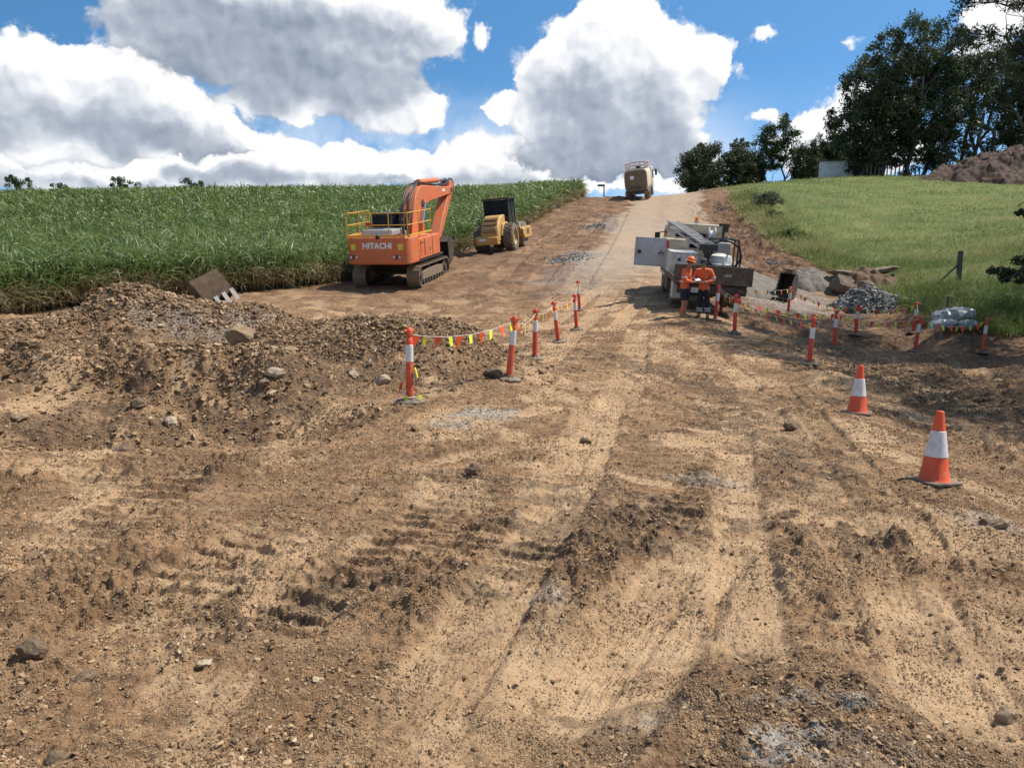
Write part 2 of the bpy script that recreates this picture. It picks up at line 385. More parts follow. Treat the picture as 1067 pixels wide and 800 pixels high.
def detail(X, Y, fine=True):
    """crumbled-soil relief on top of base_h; returns relief and masks"""
    g, c, road = zones(X, Y)
    sz, pale, dk = strips_at(X, Y)
    far = sstep(28, 60, Y)
    rough = (1 - .5 * road * (1 - dk)) * (1 - .78 * pale) * (1 - g) * (1 - .5 * far)
    lump = sstep(-.2, .5, fbm(X, Y, 1.9, 5, 71))
    rough = rough * (.38 + .85 * lump)
    f3 = 1 - sstep(6, 13, Y); f2 = 1 - sstep(13, 26, Y); f1 = 1 - sstep(22, 40, Y)
    z = sz + rough * (.10 * fbm(X, Y, 1.3, 4, 72) + .045 * np.abs(fbm(X, Y * .8, .42, 3, 73, .5)))
    w1, id1 = worley(X + .06 * gnoise(X * 5, Y * 5, 3), Y + .06 * gnoise(X * 5 + 9, Y * 5, 3), .20, 81)
    w2, id2 = worley(X + .025 * gnoise(X * 11, Y * 11, 4), Y + .025 * gnoise(X * 11 + 9, Y * 11, 4), .10, 82)
    w3, id3 = worley(X + .012 * gnoise(X * 18, Y * 18, 5), Y + .012 * gnoise(X * 18 + 9, Y * 18, 5), .05, 83)
    z = z + rough * (.075 * f1 * np.maximum(0, .55 - w1) * (id1 > .55) * (.4 + id1) + .060 * f2 * np.maximum(0, .6 - w2) * (id2 > .5) * (.5 + id2))
    z = z + (1 - g) * f3 * (1 - .75 * pale) * (.040 * np.maximum(0, .6 - w3) * (id3 > .5) * (.5 + id3) * (.4 + .6 * lump))
    z = z + (1 - g) * (.014 * f1 * fbm(X, Y, .16, 2, 74, .6) + .008 * f3 * fbm(X, Y, .07, 2, 75)) * (.22 + .78 * (1 - pale))
    z = z + (1 - sstep(14, 24, Y)) * (.4 + .6 * road) * (1 - g) * .016 * fbm(X * .22 + .05 * Y, Y * 1.25, .30, 4, 79, .6)
    z = z + far * (1 - g) * (1 - .85 * road) * (.14 * fbm(X, Y, 1.5, 4, 76) + .10 * np.abs(fbm(X * .4, Y, .8, 3, 77)))
    z = z + g * .06 * fbm(X, Y, 1.5, 3, 78)
    return z, dict(g=g, c=c, road=road, pale=pale, dk=dk, rough=rough, lump=lump, far=far)
def full_h(X, Y):
    X = np.atleast_1d(np.asarray(X, float)); Y = np.atleast_1d(np.asarray(Y, float))
    return base_h(X, Y) + detail(X, Y)[0]
# ------------------------------------------------------------------ the sheet of ground
ys = list(np.linspace(-8, 2.3, 40))
y = 2.3
while y < 112: y += max(.010, .0035 * y); ys.append(y)
ys += list(np.linspace(114, 420, 60)); ys = np.array(ys)
ud = np.linspace(-.70, .70, 920); k = np.cumsum(np.linspace(.004, .09, 60)); us = np.concatenate([(-.70 - k)[::-1], ud, .70 + k])
YY, UU = np.meshgrid(ys, us, indexing='ij'); XX = UU * np.sqrt(YY ** 2 * (YY > 0) + 2.0)
gx, gy = XX.ravel(), YY.ravel()
rel, M = detail(gx, gy)
gz = base_h(gx, gy) + rel * (np.abs(UU.ravel()) < 1.2)
_dr = np.full(gx.shape, 99.)
for a, b in DRAIN: _dr = np.minimum(_dr, seg(gx, gy, a, b)[0])
gz += (1 - sstep(1.5, 4, _dr)) * (1 - M['g']) * (.30 * np.abs(fbm(gx, gy, 1.1, 4, 97)) - .06)
nr, nc = YY.shape
idx = np.arange(nr * nc).reshape(nr, nc)
quads = np.stack([idx[:-1, :-1], idx[:-1, 1:], idx[1:, 1:], idx[1:, :-1]], -1).reshape(-1, 4)
red = sstep(24, 40, gy) * (1 - .92 * M['road']) * (.6 + .4 * sstep(-.3, .4, fbm(gx, gy, 3, 4, 91)))
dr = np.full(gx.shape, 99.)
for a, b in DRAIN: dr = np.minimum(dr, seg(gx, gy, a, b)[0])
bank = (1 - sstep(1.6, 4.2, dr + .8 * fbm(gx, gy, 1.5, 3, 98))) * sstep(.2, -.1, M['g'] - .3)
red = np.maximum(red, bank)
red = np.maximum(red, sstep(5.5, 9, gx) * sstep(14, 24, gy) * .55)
# pale broken-up crust away from the wheel lines
crust = sstep(.12, .5, fbm(gx, gy * .6, 1.0, 5, 92)) * .7 * (1 - M['far'])
pale = np.clip(np.maximum(M['pale'], crust * (1 - M['dk'])), 0, 1)
upl = np.zeros_like(gx)
for off in (-1.7, 1.3):   # the two wheel lanes up the hill
    rx = np.interp(gy, [0, 8, 20, 33, 88, 200], [1.0, 1.2, 3.4, 5.6, 16.4, 38]) + off
    upl = np.maximum(upl, (1 - sstep(.5, 1.3, np.abs(gx - rx) + .3 * fbm(gx, gy, 2, 3, 94))) * sstep(30, 42, gy))
pale = np.maximum(pale, .85 * upl)
grav = np.zeros_like(gx)
def patch(px, py, rx, ry, amt=1.0):
    global grav
    p = ground_px(px, py); d = np.hypot((gx - p[0]) / rx, (gy - p[1]) / ry) + .5 * fbm(gx, gy, .5 * min(rx, ry) + .1, 4, 95)
    grav = np.maximum(grav, amt * (1 - sstep(.6, 1.1, d)))
patch(632, 270, 2.4, 5, .75); patch(605, 290, 2.2, 4, .35); patch(790, 300, 2.6, 4, .6); patch(770, 285, 1.5, 4, .8); patch(845, 290, 1.2, 2.2, .6)
patch(820, 315, 2.4, 1.8, .7); patch(245, 335, 1.6, 1.6, .6); patch(180, 318, 1.5, 1.2, .5); patch(505, 430, .55, .5, .9); patch(470, 440, .4, .4, .7)
patch(850, 735, .30, .08, 1.); patch(830, 775, .22, .15, 1.); patch(690, 745, .14, .10, .5); patch(800, 790, .12, .10, 1.); patch(575, 625, .16, .14, .6); patch(915, 790, .3, .15, .4)
patch(740, 500, .5, .25, .5); patch(1030, 545, .4, .4, .5); patch(660, 235, 3.0, 9, .55)
heapd = np.exp(-(seg(gx, gy, (-5.0, 17.8), (-1.3, 15.2))[0] / 1.6) ** 2) + np.exp(-(seg(gx, gy, (-7.1, 22.6), (-14, 18.6))[0] / 2.0) ** 2)
pale = pale * (1 - .8 * np.minimum(1, heapd)) * (1 - .8 * bank)
hill = sstep(28, 42, gy) * (1 - M['road']) * (1 - M['g']) * sstep(-.45, .25, fbm(gx + .6 * gy, gy * .5, 2.0, 5, 96))
pale = pale * (1 - .7 * hill)
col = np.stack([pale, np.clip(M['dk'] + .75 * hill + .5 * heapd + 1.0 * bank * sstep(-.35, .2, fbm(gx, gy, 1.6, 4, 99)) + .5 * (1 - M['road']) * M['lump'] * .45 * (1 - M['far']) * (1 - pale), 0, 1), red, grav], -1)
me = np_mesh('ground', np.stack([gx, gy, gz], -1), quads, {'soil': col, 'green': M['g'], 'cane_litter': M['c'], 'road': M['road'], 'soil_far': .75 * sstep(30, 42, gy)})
m, nt, p = newmat('bare_soil')
L = nt.links.new
geo = nd(nt, 'ShaderNodeNewGeometry').outputs['Position']
def attr(n, o='Color'):
    a = nt.nodes.new('ShaderNodeAttribute'); a.attribute_name = n; return a.outputs[o]
sep = nt.nodes.new('ShaderNodeSeparateColor'); L(attr('soil'), sep.inputs[0]); sa = attr('soil', 'Alpha')
nA = noise(nt, geo, 1.3, 8, .6); nB = noise(nt, geo, 9, 8, .68); nC = noise(nt, geo, 55, 5, .65); nD = noise(nt, geo, .35, 5, .6)
vor = nt.nodes.new('ShaderNodeTexVoronoi'); vor.inputs['Scale'].default_value = 26; L(geo, vor.inputs['Vector'])
c = mixc(nt, (.180, .097, .047), (.390, .229, .114), mrange(nt, nA, .34, .66))
c = mixc(nt, c, (.09, .055, .031), mrange(nt, nB, .50, .66, 0, .85))
c = mixc(nt, c, (.46, .335, .205), mrange(nt, nC, .57, .76, 0, .6))
mp = nt.nodes.new('ShaderNodeMapping'); mp.inputs['Scale'].default_value = (1.1, 7.5, 1); mp.inputs['Rotation'].default_value = (0, 0, .12); L(geo, mp.inputs['Vector'])
nS = noise(nt, mp.outputs[0], 1.0, 7, .62)
c = mixc(nt, c, (.10, .064, .038), mrange(nt, nS, .54, .68, 0, .62))
c = mixc(nt, c, (.50, .355, .20), mrange(nt, nS, .44, .34, 0, .55))
nG = noise(nt, geo, 120, 4, .7)
c = mixc(nt, c, (.07, .045, .028), mrange(nt, nG, .58, .70, 0, .7))
c = mixc(nt, c, (.62, .48, .31), mrange(nt, nG, .40, .30, 0, .5))
pm = mth(nt, 'MULTIPLY', sep.outputs[0], mrange(nt, nB, .25, .55, .35, 1), clamp=True)
c = mixc(nt, c, (.57, .382, .215), mth(nt, 'MULTIPLY', pm, .9))
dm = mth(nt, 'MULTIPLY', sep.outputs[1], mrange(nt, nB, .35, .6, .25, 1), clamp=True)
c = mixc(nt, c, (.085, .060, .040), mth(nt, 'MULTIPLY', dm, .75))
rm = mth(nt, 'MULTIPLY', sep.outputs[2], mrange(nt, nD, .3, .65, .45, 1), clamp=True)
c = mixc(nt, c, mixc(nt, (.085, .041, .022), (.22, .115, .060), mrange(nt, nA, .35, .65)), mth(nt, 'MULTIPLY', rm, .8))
gm = mth(nt, 'MULTIPLY', sa, mrange(nt, nB, .3, .55, .3, 1), clamp=True)
c = mixc(nt, c, mixc(nt, (.12, .112, .10), (.46, .43, .38), mrange(nt, vor.outputs['Color'], .2, .8)), mth(nt, 'MULTIPLY', gm, .85))
rdf = mth(nt, 'MULTIPLY', attr('road', 'Fac'), mrange(nt, sep.outputs[2], 0, .2, 0, .4))
c = mixc(nt, c, mixc(nt, (.27, .205, .145), (.44, .325, .215), nA), mth(nt, 'MULTIPLY', attr('road', 'Fac'), attr('soil_far', 'Fac')))
gcol = mixc(nt, (.095, .130, .034), (.165, .18, .052), mrange(nt, nD, .35, .65))
gcol = mixc(nt, gcol, (.19, .17, .065), mrange(nt, nB, .58, .8, 0, .6))
c = mixc(nt, c, gcol, mrange(nt, attr('green', 'Fac'), .25, .8))
c = mixc(nt, c, mixc(nt, (.05, .04, .022), (.13, .105, .05), nB), mth(nt, 'MULTIPLY', attr('cane_litter', 'Fac'), .85))
L(c, p.inputs['Base Color']); p.inputs['Roughness'].default_value = .93; p.inputs['Specular IOR Level'].default_value = .22
b1 = nt.nodes.new('ShaderNodeBump'); b1.inputs['Strength'].default_value = .9; b1.inputs['Distance'].default_value = .022
nE = noise(nt, geo, 150, 3, .6); hsum = mth(nt, 'ADD', mth(nt, 'ADD', mth(nt, 'MULTIPLY', nC, .9), mth(nt, 'MULTIPLY', nE, .35)), mth(nt, 'MULTIPLY', nB, 1.6)); L(hsum, b1.inputs['Height']); L(b1.outputs[0], p.inputs['Normal'])
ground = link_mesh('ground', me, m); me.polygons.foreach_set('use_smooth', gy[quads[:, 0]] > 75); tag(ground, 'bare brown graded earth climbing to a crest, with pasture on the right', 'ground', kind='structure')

# ------------------------------------------------------------------ crumbs, stones and clods too many to count
def ico():
    bm = bmesh.new(); bmesh.ops.create_icosphere(bm, subdivisions=1, radius=1)
    v = np.array([q.co[:] for q in bm.verts]); f = np.array([[q.index for q in t.verts] for t in bm.faces]); bm.free(); return v, f
IV, IF = ico()
def pebbles(name, X, Y, S, tint, mat, flat=.62, sink=.15, Z=None):
    n = len(X); Z = full_h(X, Y) if Z is None else Z
    V = IV[None] * (1 + .42 * rng.standard_normal((n, 12, 1)).clip(-1.5, 1.5))
    V = V * np.stack([np.ones(n), rng.uniform(.55, 1, n), rng.uniform(.8, 1.15, n) * flat], -1)[:, None]
    a = rng.uniform(0, 6.283, n); ca, sa_ = np.cos(a)[:, None], np.sin(a)[:, None]
    x = V[..., 0] * ca - V[..., 1] * sa_; y_ = V[..., 0] * sa_ + V[..., 1] * ca
    tl = rng.uniform(-.4, .4, n)[:, None]; z = V[..., 2] + x * tl
    P = np.stack([X[:, None] + S[:, None] * x, Y[:, None] + S[:, None] * y_, Z[:, None] + S[:, None] * (z + flat - 2 * sink)], -1)
    F = (IF[None] + 12 * np.arange(n)[:, None, None]).reshape(-1, 3)
    o = link_mesh(name, np_mesh(name, P.reshape(-1, 3), F, {'tint': np.repeat(tint, 12)}), mat)
    o.data.polygons.foreach_set('use_smooth', np.zeros(len(F), bool)); return o
def tinted(name, stops, rough=.92, bump=0):
    m, nt, p = newmat(name)
    a = nt.nodes.new('ShaderNodeAttribute'); a.attribute_name = 'tint'
    r = nt.nodes.new('ShaderNodeValToRGB'); e = r.color_ramp.elements
    while len(e) < len(stops): e.new(.5)
    for el, (q, c) in zip(e, stops): el.position = q; el.color = (*c, 1)
    nt.links.new(a.outputs['Fac'], r.inputs[0])
    g = nd(nt, 'ShaderNodeNewGeometry').outputs['Position']; n1 = noise(nt, g, 14, 5, .6)
    mm = nt.nodes.new('ShaderNodeMix'); mm.data_type = 'RGBA'; mm.blend_type = 'MULTIPLY'; mm.inputs[0].default_value = .6
    nt.links.new(r.outputs[0], mm.inputs[6]); nt.links.new(mixc(nt, (.62, .62, .62), (1.1, 1.08, 1.05), mrange(nt, n1, .3, .7)), mm.inputs[7])
    nt.links.new(mm.outputs[2], p.inputs['Base Color']); p.inputs['Roughness'].default_value = rough; p.inputs['Specular IOR Level'].default_value = .25
    return m
soil_tint = tinted('clod_soil', [(0, (.13, .082, .046)), (.4, (.26, .162, .088)), (.75, (.37, .24, .13)), (.95, (.46, .32, .185)), (1, (.54, .43, .29))])
N = 330000
Y = 2.4 * np.exp(rng.uniform(0, 1, N) ** 1.15 * math.log(32 / 2.4)); X = rng.uniform(-.72, .72, N) * Y
g_, c_, rd = zones(X, Y); s_, pl_, dk_ = strips_at(X, Y)
lumpy = sstep(-.1, .5, fbm(X, Y, 1.1, 4, 101)) * .8 + sstep(0, .4, fbm(X, Y, .35, 3, 102)) * .3
den = (.10 + .9 * lumpy) * (1 - .55 * rd) * (1 - .9 * pl_) * (1 - g_) * (1 - c_) + .25 * dk_ * (1 - g_) * (1 - pl_)
heap = np.exp(-(seg(X, Y, (-5.0, 17.8), (-1.3, 15.2))[0] / 1.6) ** 2) + np.exp(-(seg(X, Y, (-7.1, 22.6), (-14, 18.6))[0] / 2.0) ** 2)
den = np.minimum(1, den + .8 * heap)
k = rng.uniform(0, 1, N) < den * .8
X, Y = X[k], Y[k]; hp = heap[k]; n = len(X)
S = np.maximum(.0035 + .00055 * Y, .0036 * rng.uniform(.008, 1, n) ** -.5) * (1 + .8 * hp); S = np.minimum(S, .013 + .0008 * Y + .03 * hp)
pebbles('soil_crumbs', X, Y, S, rng.uniform(0, 1, n) ** 1.2, soil_tint)
tag(bpy.data.objects['soil_crumbs'], 'loose crumbs and clods of brown soil strewn over the earthworks', 'soil', kind='stuff')

N = 620000
Y = 2.4 * np.exp(rng.uniform(0, 1, N) ** 1.2 * math.log(24 / 2.4)); X = rng.uniform(-.68, .68, N) * Y
cl_ = fbm(X, Y, .5, 4, 103); k = rng.uniform(0, 1, N) < .12 + .75 * sstep(-.2, .5, cl_); X, Y = X[k], Y[k]
g_, c_, rd = zones(X, Y); s_, pl_, dk_ = strips_at(X, Y); k = rng.uniform(0, 1, len(X)) < (1 - g_) * (1 - c_) * (1 - .72 * pl_); X, Y = X[k], Y[k]; n = len(X)
S = (.0016 + .00042 * Y) * rng.uniform(.15, 1, n) ** -.5; Z = full_h(X, Y)
OV = np.array([(1, 0, 0), (-1, 0, 0), (0, 1, 0), (0, -1, 0), (0, 0, 1), (0, 0, -1)], float); OF = np.array([(0, 2, 4), (2, 1, 4), (1, 3, 4), (3, 0, 4), (2, 0, 5), (1, 2, 5), (3, 1, 5), (0, 3, 5)])
V = OV[None] * rng.uniform(.6, 1.3, (n, 6, 1)); a = rng.uniform(0, 6.283, n); ca, sa_ = np.cos(a)[:, None], np.sin(a)[:, None]
Pq = np.stack([X[:, None] + S[:, None] * (V[..., 0] * ca - V[..., 1] * sa_), Y[:, None] + S[:, None] * (V[..., 0] * sa_ + V[..., 1] * ca), Z[:, None] + S[:, None] * (.75 * V[..., 2] + .3)], -1)
o = link_mesh('soil_grit', np_mesh('soil_grit', Pq.reshape(-1, 3), (OF[None] + 6 * np.arange(n)[:, None, None]).reshape(-1, 3), {'tint': np.repeat(rng.uniform(.05, 1, n) ** 1.1, 6)}), soil_tint); o.data.polygons.foreach_set('use_smooth', np.zeros(n * 8, bool))
tag(o, 'fine grit and small crumbs of soil lying on the bare earth', 'soil', kind='stuff'); print('grit', n)
def heap_clods(name, lab, a, b, w, n, smin, smax):
    k = rng.uniform(0, 1, n); X = a[0] + (b[0] - a[0]) * k + rng.normal(0, w, n); Y = a[1] + (b[1] - a[1]) * k + rng.normal(0, w, n)
    S = np.minimum(smax, smin * rng.uniform(.03, 1, n) ** -.55); pebbles(name, X, Y, S, rng.uniform(0, 1, n) ** 1.5, soil_tint, .7, .2); tag(bpy.data.objects[name], lab, 'clods', kind='stuff')
heap_clods('windrow_clods', 'clods heaped along the spoil windrow by the cane', (-6.6, 22.7), (-14.5, 18.4), .85, 16000, .014, .095)
heap_clods('spoil_clods', 'stony clods on the spoil heap behind the nearest posts', (-5.2, 17.6), (-1.2, 14.9), .95, 20000, .012, .05)

heap_clods('bank_clods', 'clods crumbling down the cut bank in the left foreground', (-9.2, 12.9), (-3.2, 12.3), .5, 7000, .010, .06)
heap_clods('hollow_clods', 'small clods lying in the hollow in the left foreground', (-7.2, 9.9), (-2.0, 10.6), .6, 7000, .007, .045)
heap_clods('drain_clods', 'dark clods along the edge of the shaded drain', (8.0, 19.5), (9.6, 12.4), .9, 7000, .009, .06)
# ------------------------------------------------------------------ sun and sky
SEL, SAZ = R(57), R(14)          # elevation; azimuth ahead of due right
sunv = Vector((math.cos(SEL) * math.cos(SAZ), math.cos(SEL) * math.sin(SAZ), math.sin(SEL)))
sl = bpy.data.lights.new('sun', 'SUN'); sl.energy = 4.8; sl.angle = R(.53); sl.color = (1, .955, .88)
so = bpy.data.objects.new('sun', sl); COL.objects.link(so); so.rotation_euler = (-sunv).to_track_quat('-Z', 'Y').to_euler()
w = bpy.data.worlds.new('World'); scene.world = w; w.use_nodes = True; nt = w.node_tree; L = nt.links.new
bg = nt.nodes['Background']
sky = nt.nodes.new('ShaderNodeTexSky'); sky.sky_type = 'NISHITA'; sky.sun_disc = False
sky.sun_elevation = SEL; sky.sun_rotation = R(90) - SAZ; sky.altitude = 60; sky.air_density = 1.0; sky.dust_density = .3; sky.ozone_density = 2.5
tc = nt.nodes.new('ShaderNodeTexCoord').outputs['Generated']
sx = nt.nodes.new('ShaderNodeSeparateXYZ'); L(tc, sx.inputs[0])
az = mth(nt, 'MULTIPLY', mth(nt, 'ARCTAN2', sx.outputs[0], sx.outputs[1]), 180 / math.pi)
el = mth(nt, 'MULTIPLY', mth(nt, 'ARCSINE', sx.outputs[2]), 180 / math.pi)
cmb = nt.nodes.new('ShaderNodeCombineXYZ'); L(az, cmb.inputs[0]); L(el, cmb.inputs[1]); P0 = cmb.outputs[0]
# warp so cloud outlines billow
def vnoise(vec, scale, detail, rough, off):
    mp = nt.nodes.new('ShaderNodeVectorMath'); mp.operation = 'ADD'; L(vec, mp.inputs[0]); mp.inputs[1].default_value = off
    n = nt.nodes.new('ShaderNodeTexNoise'); n.noise_dimensions = '2D'; L(mp.outputs[0], n.inputs['Vector'])
    n.inputs['Scale'].default_value = scale; n.inputs['Detail'].default_value = detail; n.inputs['Roughness'].default_value = rough
    return n
def vadd(a, b, k=1.0):
    s = nt.nodes.new('ShaderNodeVectorMath'); s.operation = 'MULTIPLY_ADD'; L(b, s.inputs[0]); s.inputs[1].default_value = (k, k, k); L(a, s.inputs[2]); return s.outputs[0]
def vsub(a, off):
    s = nt.nodes.new('ShaderNodeVectorMath'); s.operation = 'SUBTRACT'; L(a, s.inputs[0]); s.inputs[1].default_value = off; return s.outputs[0]
wn = vnoise(P0, .28, 5, .6, (3, 7, 0)); wv = vsub(wn.outputs['Color'], (.5, .5, .5))
PW = vadd(P0, wv, 2.6)
def sep2(v):
    s = nt.nodes.new('ShaderNodeSeparateXYZ'); L(v, s.inputs[0]); return s.outputs[0], s.outputs[1]
def azel(px, py):
    d = W(px, py, 1.0) - np.array([0, 0, EYE]); d /= np.linalg.norm(d)
    return math.degrees(math.atan2(d[0], d[1])), math.degrees(math.asin(d[2]))
DEG = math.degrees(1 / FPX)
def blob(ax, ay, px, py, rx, ry, h=2.0):
    a, e = azel(px, py); rx *= DEG; ry *= DEG
    dx = mth(nt, 'MULTIPLY', mth(nt, 'SUBTRACT', ax, a), 1 / rx); dy = mth(nt, 'MULTIPLY', mth(nt, 'SUBTRACT', ay, e), 1 / ry)
    r2 = mth(nt, 'MULTIPLY_ADD', dx, dx, mth(nt, 'MULTIPLY', dy, dy))
    return mth(nt, 'MULTIPLY_ADD', mth(nt, 'MINIMUM', r2, 4.0), -h, h)       # h*(1-r2), 1 in the middle, 0 on the rim
def union(lst):
    a = lst[0]
    for b in lst[1:]:
        n = nt.nodes.new('ShaderNodeMath'); n.operation = 'SMOOTH_MAX'; L(a, n.inputs[0]); L(b, n.inputs[1]); n.inputs[2].default_value = .25; a = n.outputs[0]
    return a
GEN = vnoise(P0, .045, 6, .58, (40, 11, 0)).outputs['Fac']
outm = mth(nt, 'MAXIMUM', mrange(nt, mth(nt, 'ABSOLUTE', az), 34, 46), mrange(nt, el, 17.5, 24))
def shift(v, o):
    s_ = nt.nodes.new('ShaderNodeVectorMath'); s_.operation = 'ADD'; L(v, s_.inputs[0]); s_.inputs[1].default_value = (*o, 0); return s_.outputs[0]
def relief(vec, seed):
    n1 = vnoise(vec, .34, 6, .6, (seed, 2 * seed, 0)).outputs['Fac']
    v = nt.nodes.new('ShaderNodeTexVoronoi'); v.voronoi_dimensions = '2D'; v.feature = 'SMOOTH_F1'; v.inputs['Scale'].default_value = .62
    v.inputs['Detail'].default_value = 2.6; v.inputs['Roughness'].default_value = .6; v.inputs['Lacunarity'].default_value = 2.15; v.inputs['Smoothness'].default_value = .35
    L(shift(vec, (seed * .7, 0)), v.inputs['Vector'])
    return mth(nt, 'MULTIPLY_ADD', v.outputs['Distance'], -.85, mth(nt, 'MULTIPLY_ADD', n1, .75, -.02))
PR = vadd(P0, wv, 1.0); PRs = shift(PR, (.30, .45)); PWs = shift(PW, (.8, 2.0)); ws = vnoise(P0, .22, 1.5, .5, (9, 2, 0)); PS = vadd(P0, vsub(ws.outputs['Color'], (.5, .5, .5)), 4.5)
def billow(vec, seed):
    v = nt.nodes.new('ShaderNodeTexVoronoi'); v.voronoi_dimensions = '2D'; v.feature = 'SMOOTH_F1'; v.inputs['Scale'].default_value = .62
    v.inputs['Detail'].default_value = 1.6; v.inputs['Roughness'].default_value = .5; v.inputs['Lacunarity'].default_value = 2.15; v.inputs['Smoothness'].default_value = .6
    L(shift(vec, (seed * .7, 0)), v.inputs['Vector']); return v.outputs['Distance']
PB = vadd(P0, wv, 1.5); PBs = shift(PB, (.32, .55))
def layer(blobs, shades, seed, cap=.9, amp=1.0, soft_=.34, base=.93, general=0):
    x, y = sep2(PW); b0 = union([blob(x, y, *q) for q in blobs]); xs, ys = sep2(PWs); b1 = union([blob(xs, ys, *q) for q in blobs])
    if general:
        g = mth(nt, 'MULTIPLY_ADD', mth(nt, 'SUBTRACT', mth(nt, 'MULTIPLY', mth(nt, 'SUBTRACT', GEN, .50), 5.0), b0), outm, b0); b0 = g
    r0 = relief(PR, seed)
    d = mth(nt, 'MULTIPLY_ADD', r0, mrange(nt, b0, .1, .9, amp, amp * .35), mth(nt, 'MINIMUM', b0, cap))
    wis = vnoise(PR, .5, 5, .62, (seed * 3, 5, 0)).outputs['Fac']
    al_ = mth(nt, 'MAXIMUM', mrange(nt, d, 0, soft_, 0, 1, True), mth(nt, 'MULTIPLY', mrange(nt, d, -.55, .25, 0, .75, True), mrange(nt, wis, .45, .68, 0, 1, True)))
    top = mth(nt, 'SUBTRACT', mth(nt, 'MINIMUM', b0, cap), mth(nt, 'MINIMUM', mth(nt, 'MAXIMUM', b1, -.9), cap))   # >0 towards the sunlit crown, <0 on the base
    x2, y2 = sep2(PS); sh = None
    for px, py, rx, ry, h in shades:
        q = mth(nt, 'MAXIMUM', blob(x2, y2, px, py, rx * 1.55, ry * 1.6, h * .92), 0.0); sh = q if sh is None else mth(nt, 'MULTIPLY_ADD', q, mth(nt, 'SUBTRACT', 1.15, sh, clamp=True), sh)
    if general: sh = mth(nt, 'MAXIMUM', sh, mth(nt, 'MULTIPLY', mth(nt, 'MULTIPLY', mrange(nt, GEN, .52, .68), outm), .8))
    li = mth(nt, 'MULTIPLY_ADD', mth(nt, 'SUBTRACT', billow(PBs, seed), billow(PB, seed)), .16, mth(nt, 'MULTIPLY_ADD', top, .27, mth(nt, 'SUBTRACT', base, mth(nt, 'MULTIPLY', sh, .345))))
    n3 = vnoise(PB, .26, 3.5, .5, (seed + 50, 0, 0)).outputs['Fac']
    li = mth(nt, 'MULTIPLY_ADD', mth(nt, 'SUBTRACT', n3, .5), .24, li, clamp=True)
    rm_ = nt.nodes.new('ShaderNodeValToRGB'); L(li, rm_.inputs[0]); e = rm_.color_ramp.elements
    for _ in range(3): e.new(.5)
    for q, (ps, cc) in zip(e, [(0, (.14, .17, .245)), (.3, (.215, .26, .35)), (.6, (.45, .50, .58)), (.8, (.76, .79, .84)), (.93, (.98, .98, .98))]): q.position = ps; q.color = (*cc, 1)
    return al_, rm_.outputs[0]
LAYERS = [
 layer([(60, 178, 150, 26), (180, 178, 110, 20), (270, 168, 80, 34), (350, 174, 85, 28), (440, 178, 75, 22), (215, 150, 40, 14), (500, 168, 60, 32), (545, 168, 34, 30), (570, 192, 80, 12), (690, 192, 60, 12), (20, 165, 60, 22), (420, 160, 40, 10, 1.2), (300, 150, 40, 12, 1.2),
        (868, 130, 40, 25), (800, 124, 22, 8, .9), (885, 158, 80, 34), (905, 120, 40, 30), (1045, 18, 30, 22), (1020, 60, 30, 20), (795, 36, 18, 7, .7), (877, 42, 12, 6, .7), (770, 72, 8, 10, .6)],
       [(320, 190, 160, 8, .6), (80, 192, 120, 9, .6), (240, 182, 60, 9, .6), (480, 188, 80, 8, .5), (620, 196, 90, 9, .6), (900, 165, 60, 14, .3)], 3, .8, .9, .50, .85),
 layer([(645, 55, 78, 60), (592, 92, 60, 56), (700, 72, 62, 42), (660, 120, 78, 48), (600, 58, 48, 42), (742, 58, 26, 28), (632, 14, 42, 28), (560, 118, 32, 32), (625, 160, 100, 30), (700, 155, 42, 26), (725, 170, 25, 18), (520, 112, 22, 16)],
       [(640, 128, 66, 34, .7), (596, 122, 40, 40, .65), (655, 165, 115, 26, 1.05), (590, 180, 110, 16, .8), (700, 150, 40, 20, .5), (650, 182, 110, 14, .9), (690, 112, 40, 22, .35)], 7, .95, 1.0, .44, .87),
 layer([(62, 88, 92, 44), (130, 92, 62, 46), (35, 130, 90, 40), (165, 122, 80, 34), (225, 140, 55, 22), (100, 150, 120, 14), (20, 80, 50, 40)],
       [(120, 132, 90, 20, .8), (205, 150, 90, 12, 1.0), (60, 142, 80, 13, .7), (60, 108, 40, 12, .4)], 12, .95, 1.0, .44, .87),
 layer([(300, 8, 190, 40), (255, 48, 115, 44), (340, 70, 110, 40), (430, 30, 62, 36), (170, 20, 66, 36), (395, 104, 72, 30), (440, 112, 34, 20), (300, 104, 80, 20), (505, 42, 13, 13, 1.0)],
       [(290, 30, 160, 40, .95), (225, 55, 95, 34, .9), (300, 88, 110, 20, 1.0), (410, 36, 50, 14, .3), (170, 20, 40, 18, .4), (260, 10, 120, 20, .6)], 19, .95, 1.0, .62, .86, 1)]
SKS = .09; CLOUD_K = .84
up = nt.nodes.new('ShaderNodeCombineXYZ'); L(sx.outputs[0], up.inputs[0]); L(sx.outputs[1], up.inputs[1]); L(mth(nt, 'MULTIPLY_ADD', mth(nt, 'MAXIMUM', sx.outputs[2], 0.0), 2.4, .10), up.inputs[2])
nv = nt.nodes.new('ShaderNodeVectorMath'); nv.operation = 'NORMALIZE'; L(up.outputs[0], nv.inputs[0]); L(nv.outputs[0], sky.inputs[0])
skm = nt.nodes.new('ShaderNodeHueSaturation'); skm.inputs['Saturation'].default_value = 1.22; skm.inputs['Hue'].default_value = .491; skm.inputs['Value'].default_value = 1.55; L(sky.outputs[0], skm.inputs['Color'])
veil = mth(nt, 'MULTIPLY', mrange(nt, vnoise(PW, .11, 5, .6, (90, 20, 0)).outputs['Fac'], .34, .62, 0, 1, True), mrange(nt, el, 12, 5.0, 0, .9, True))
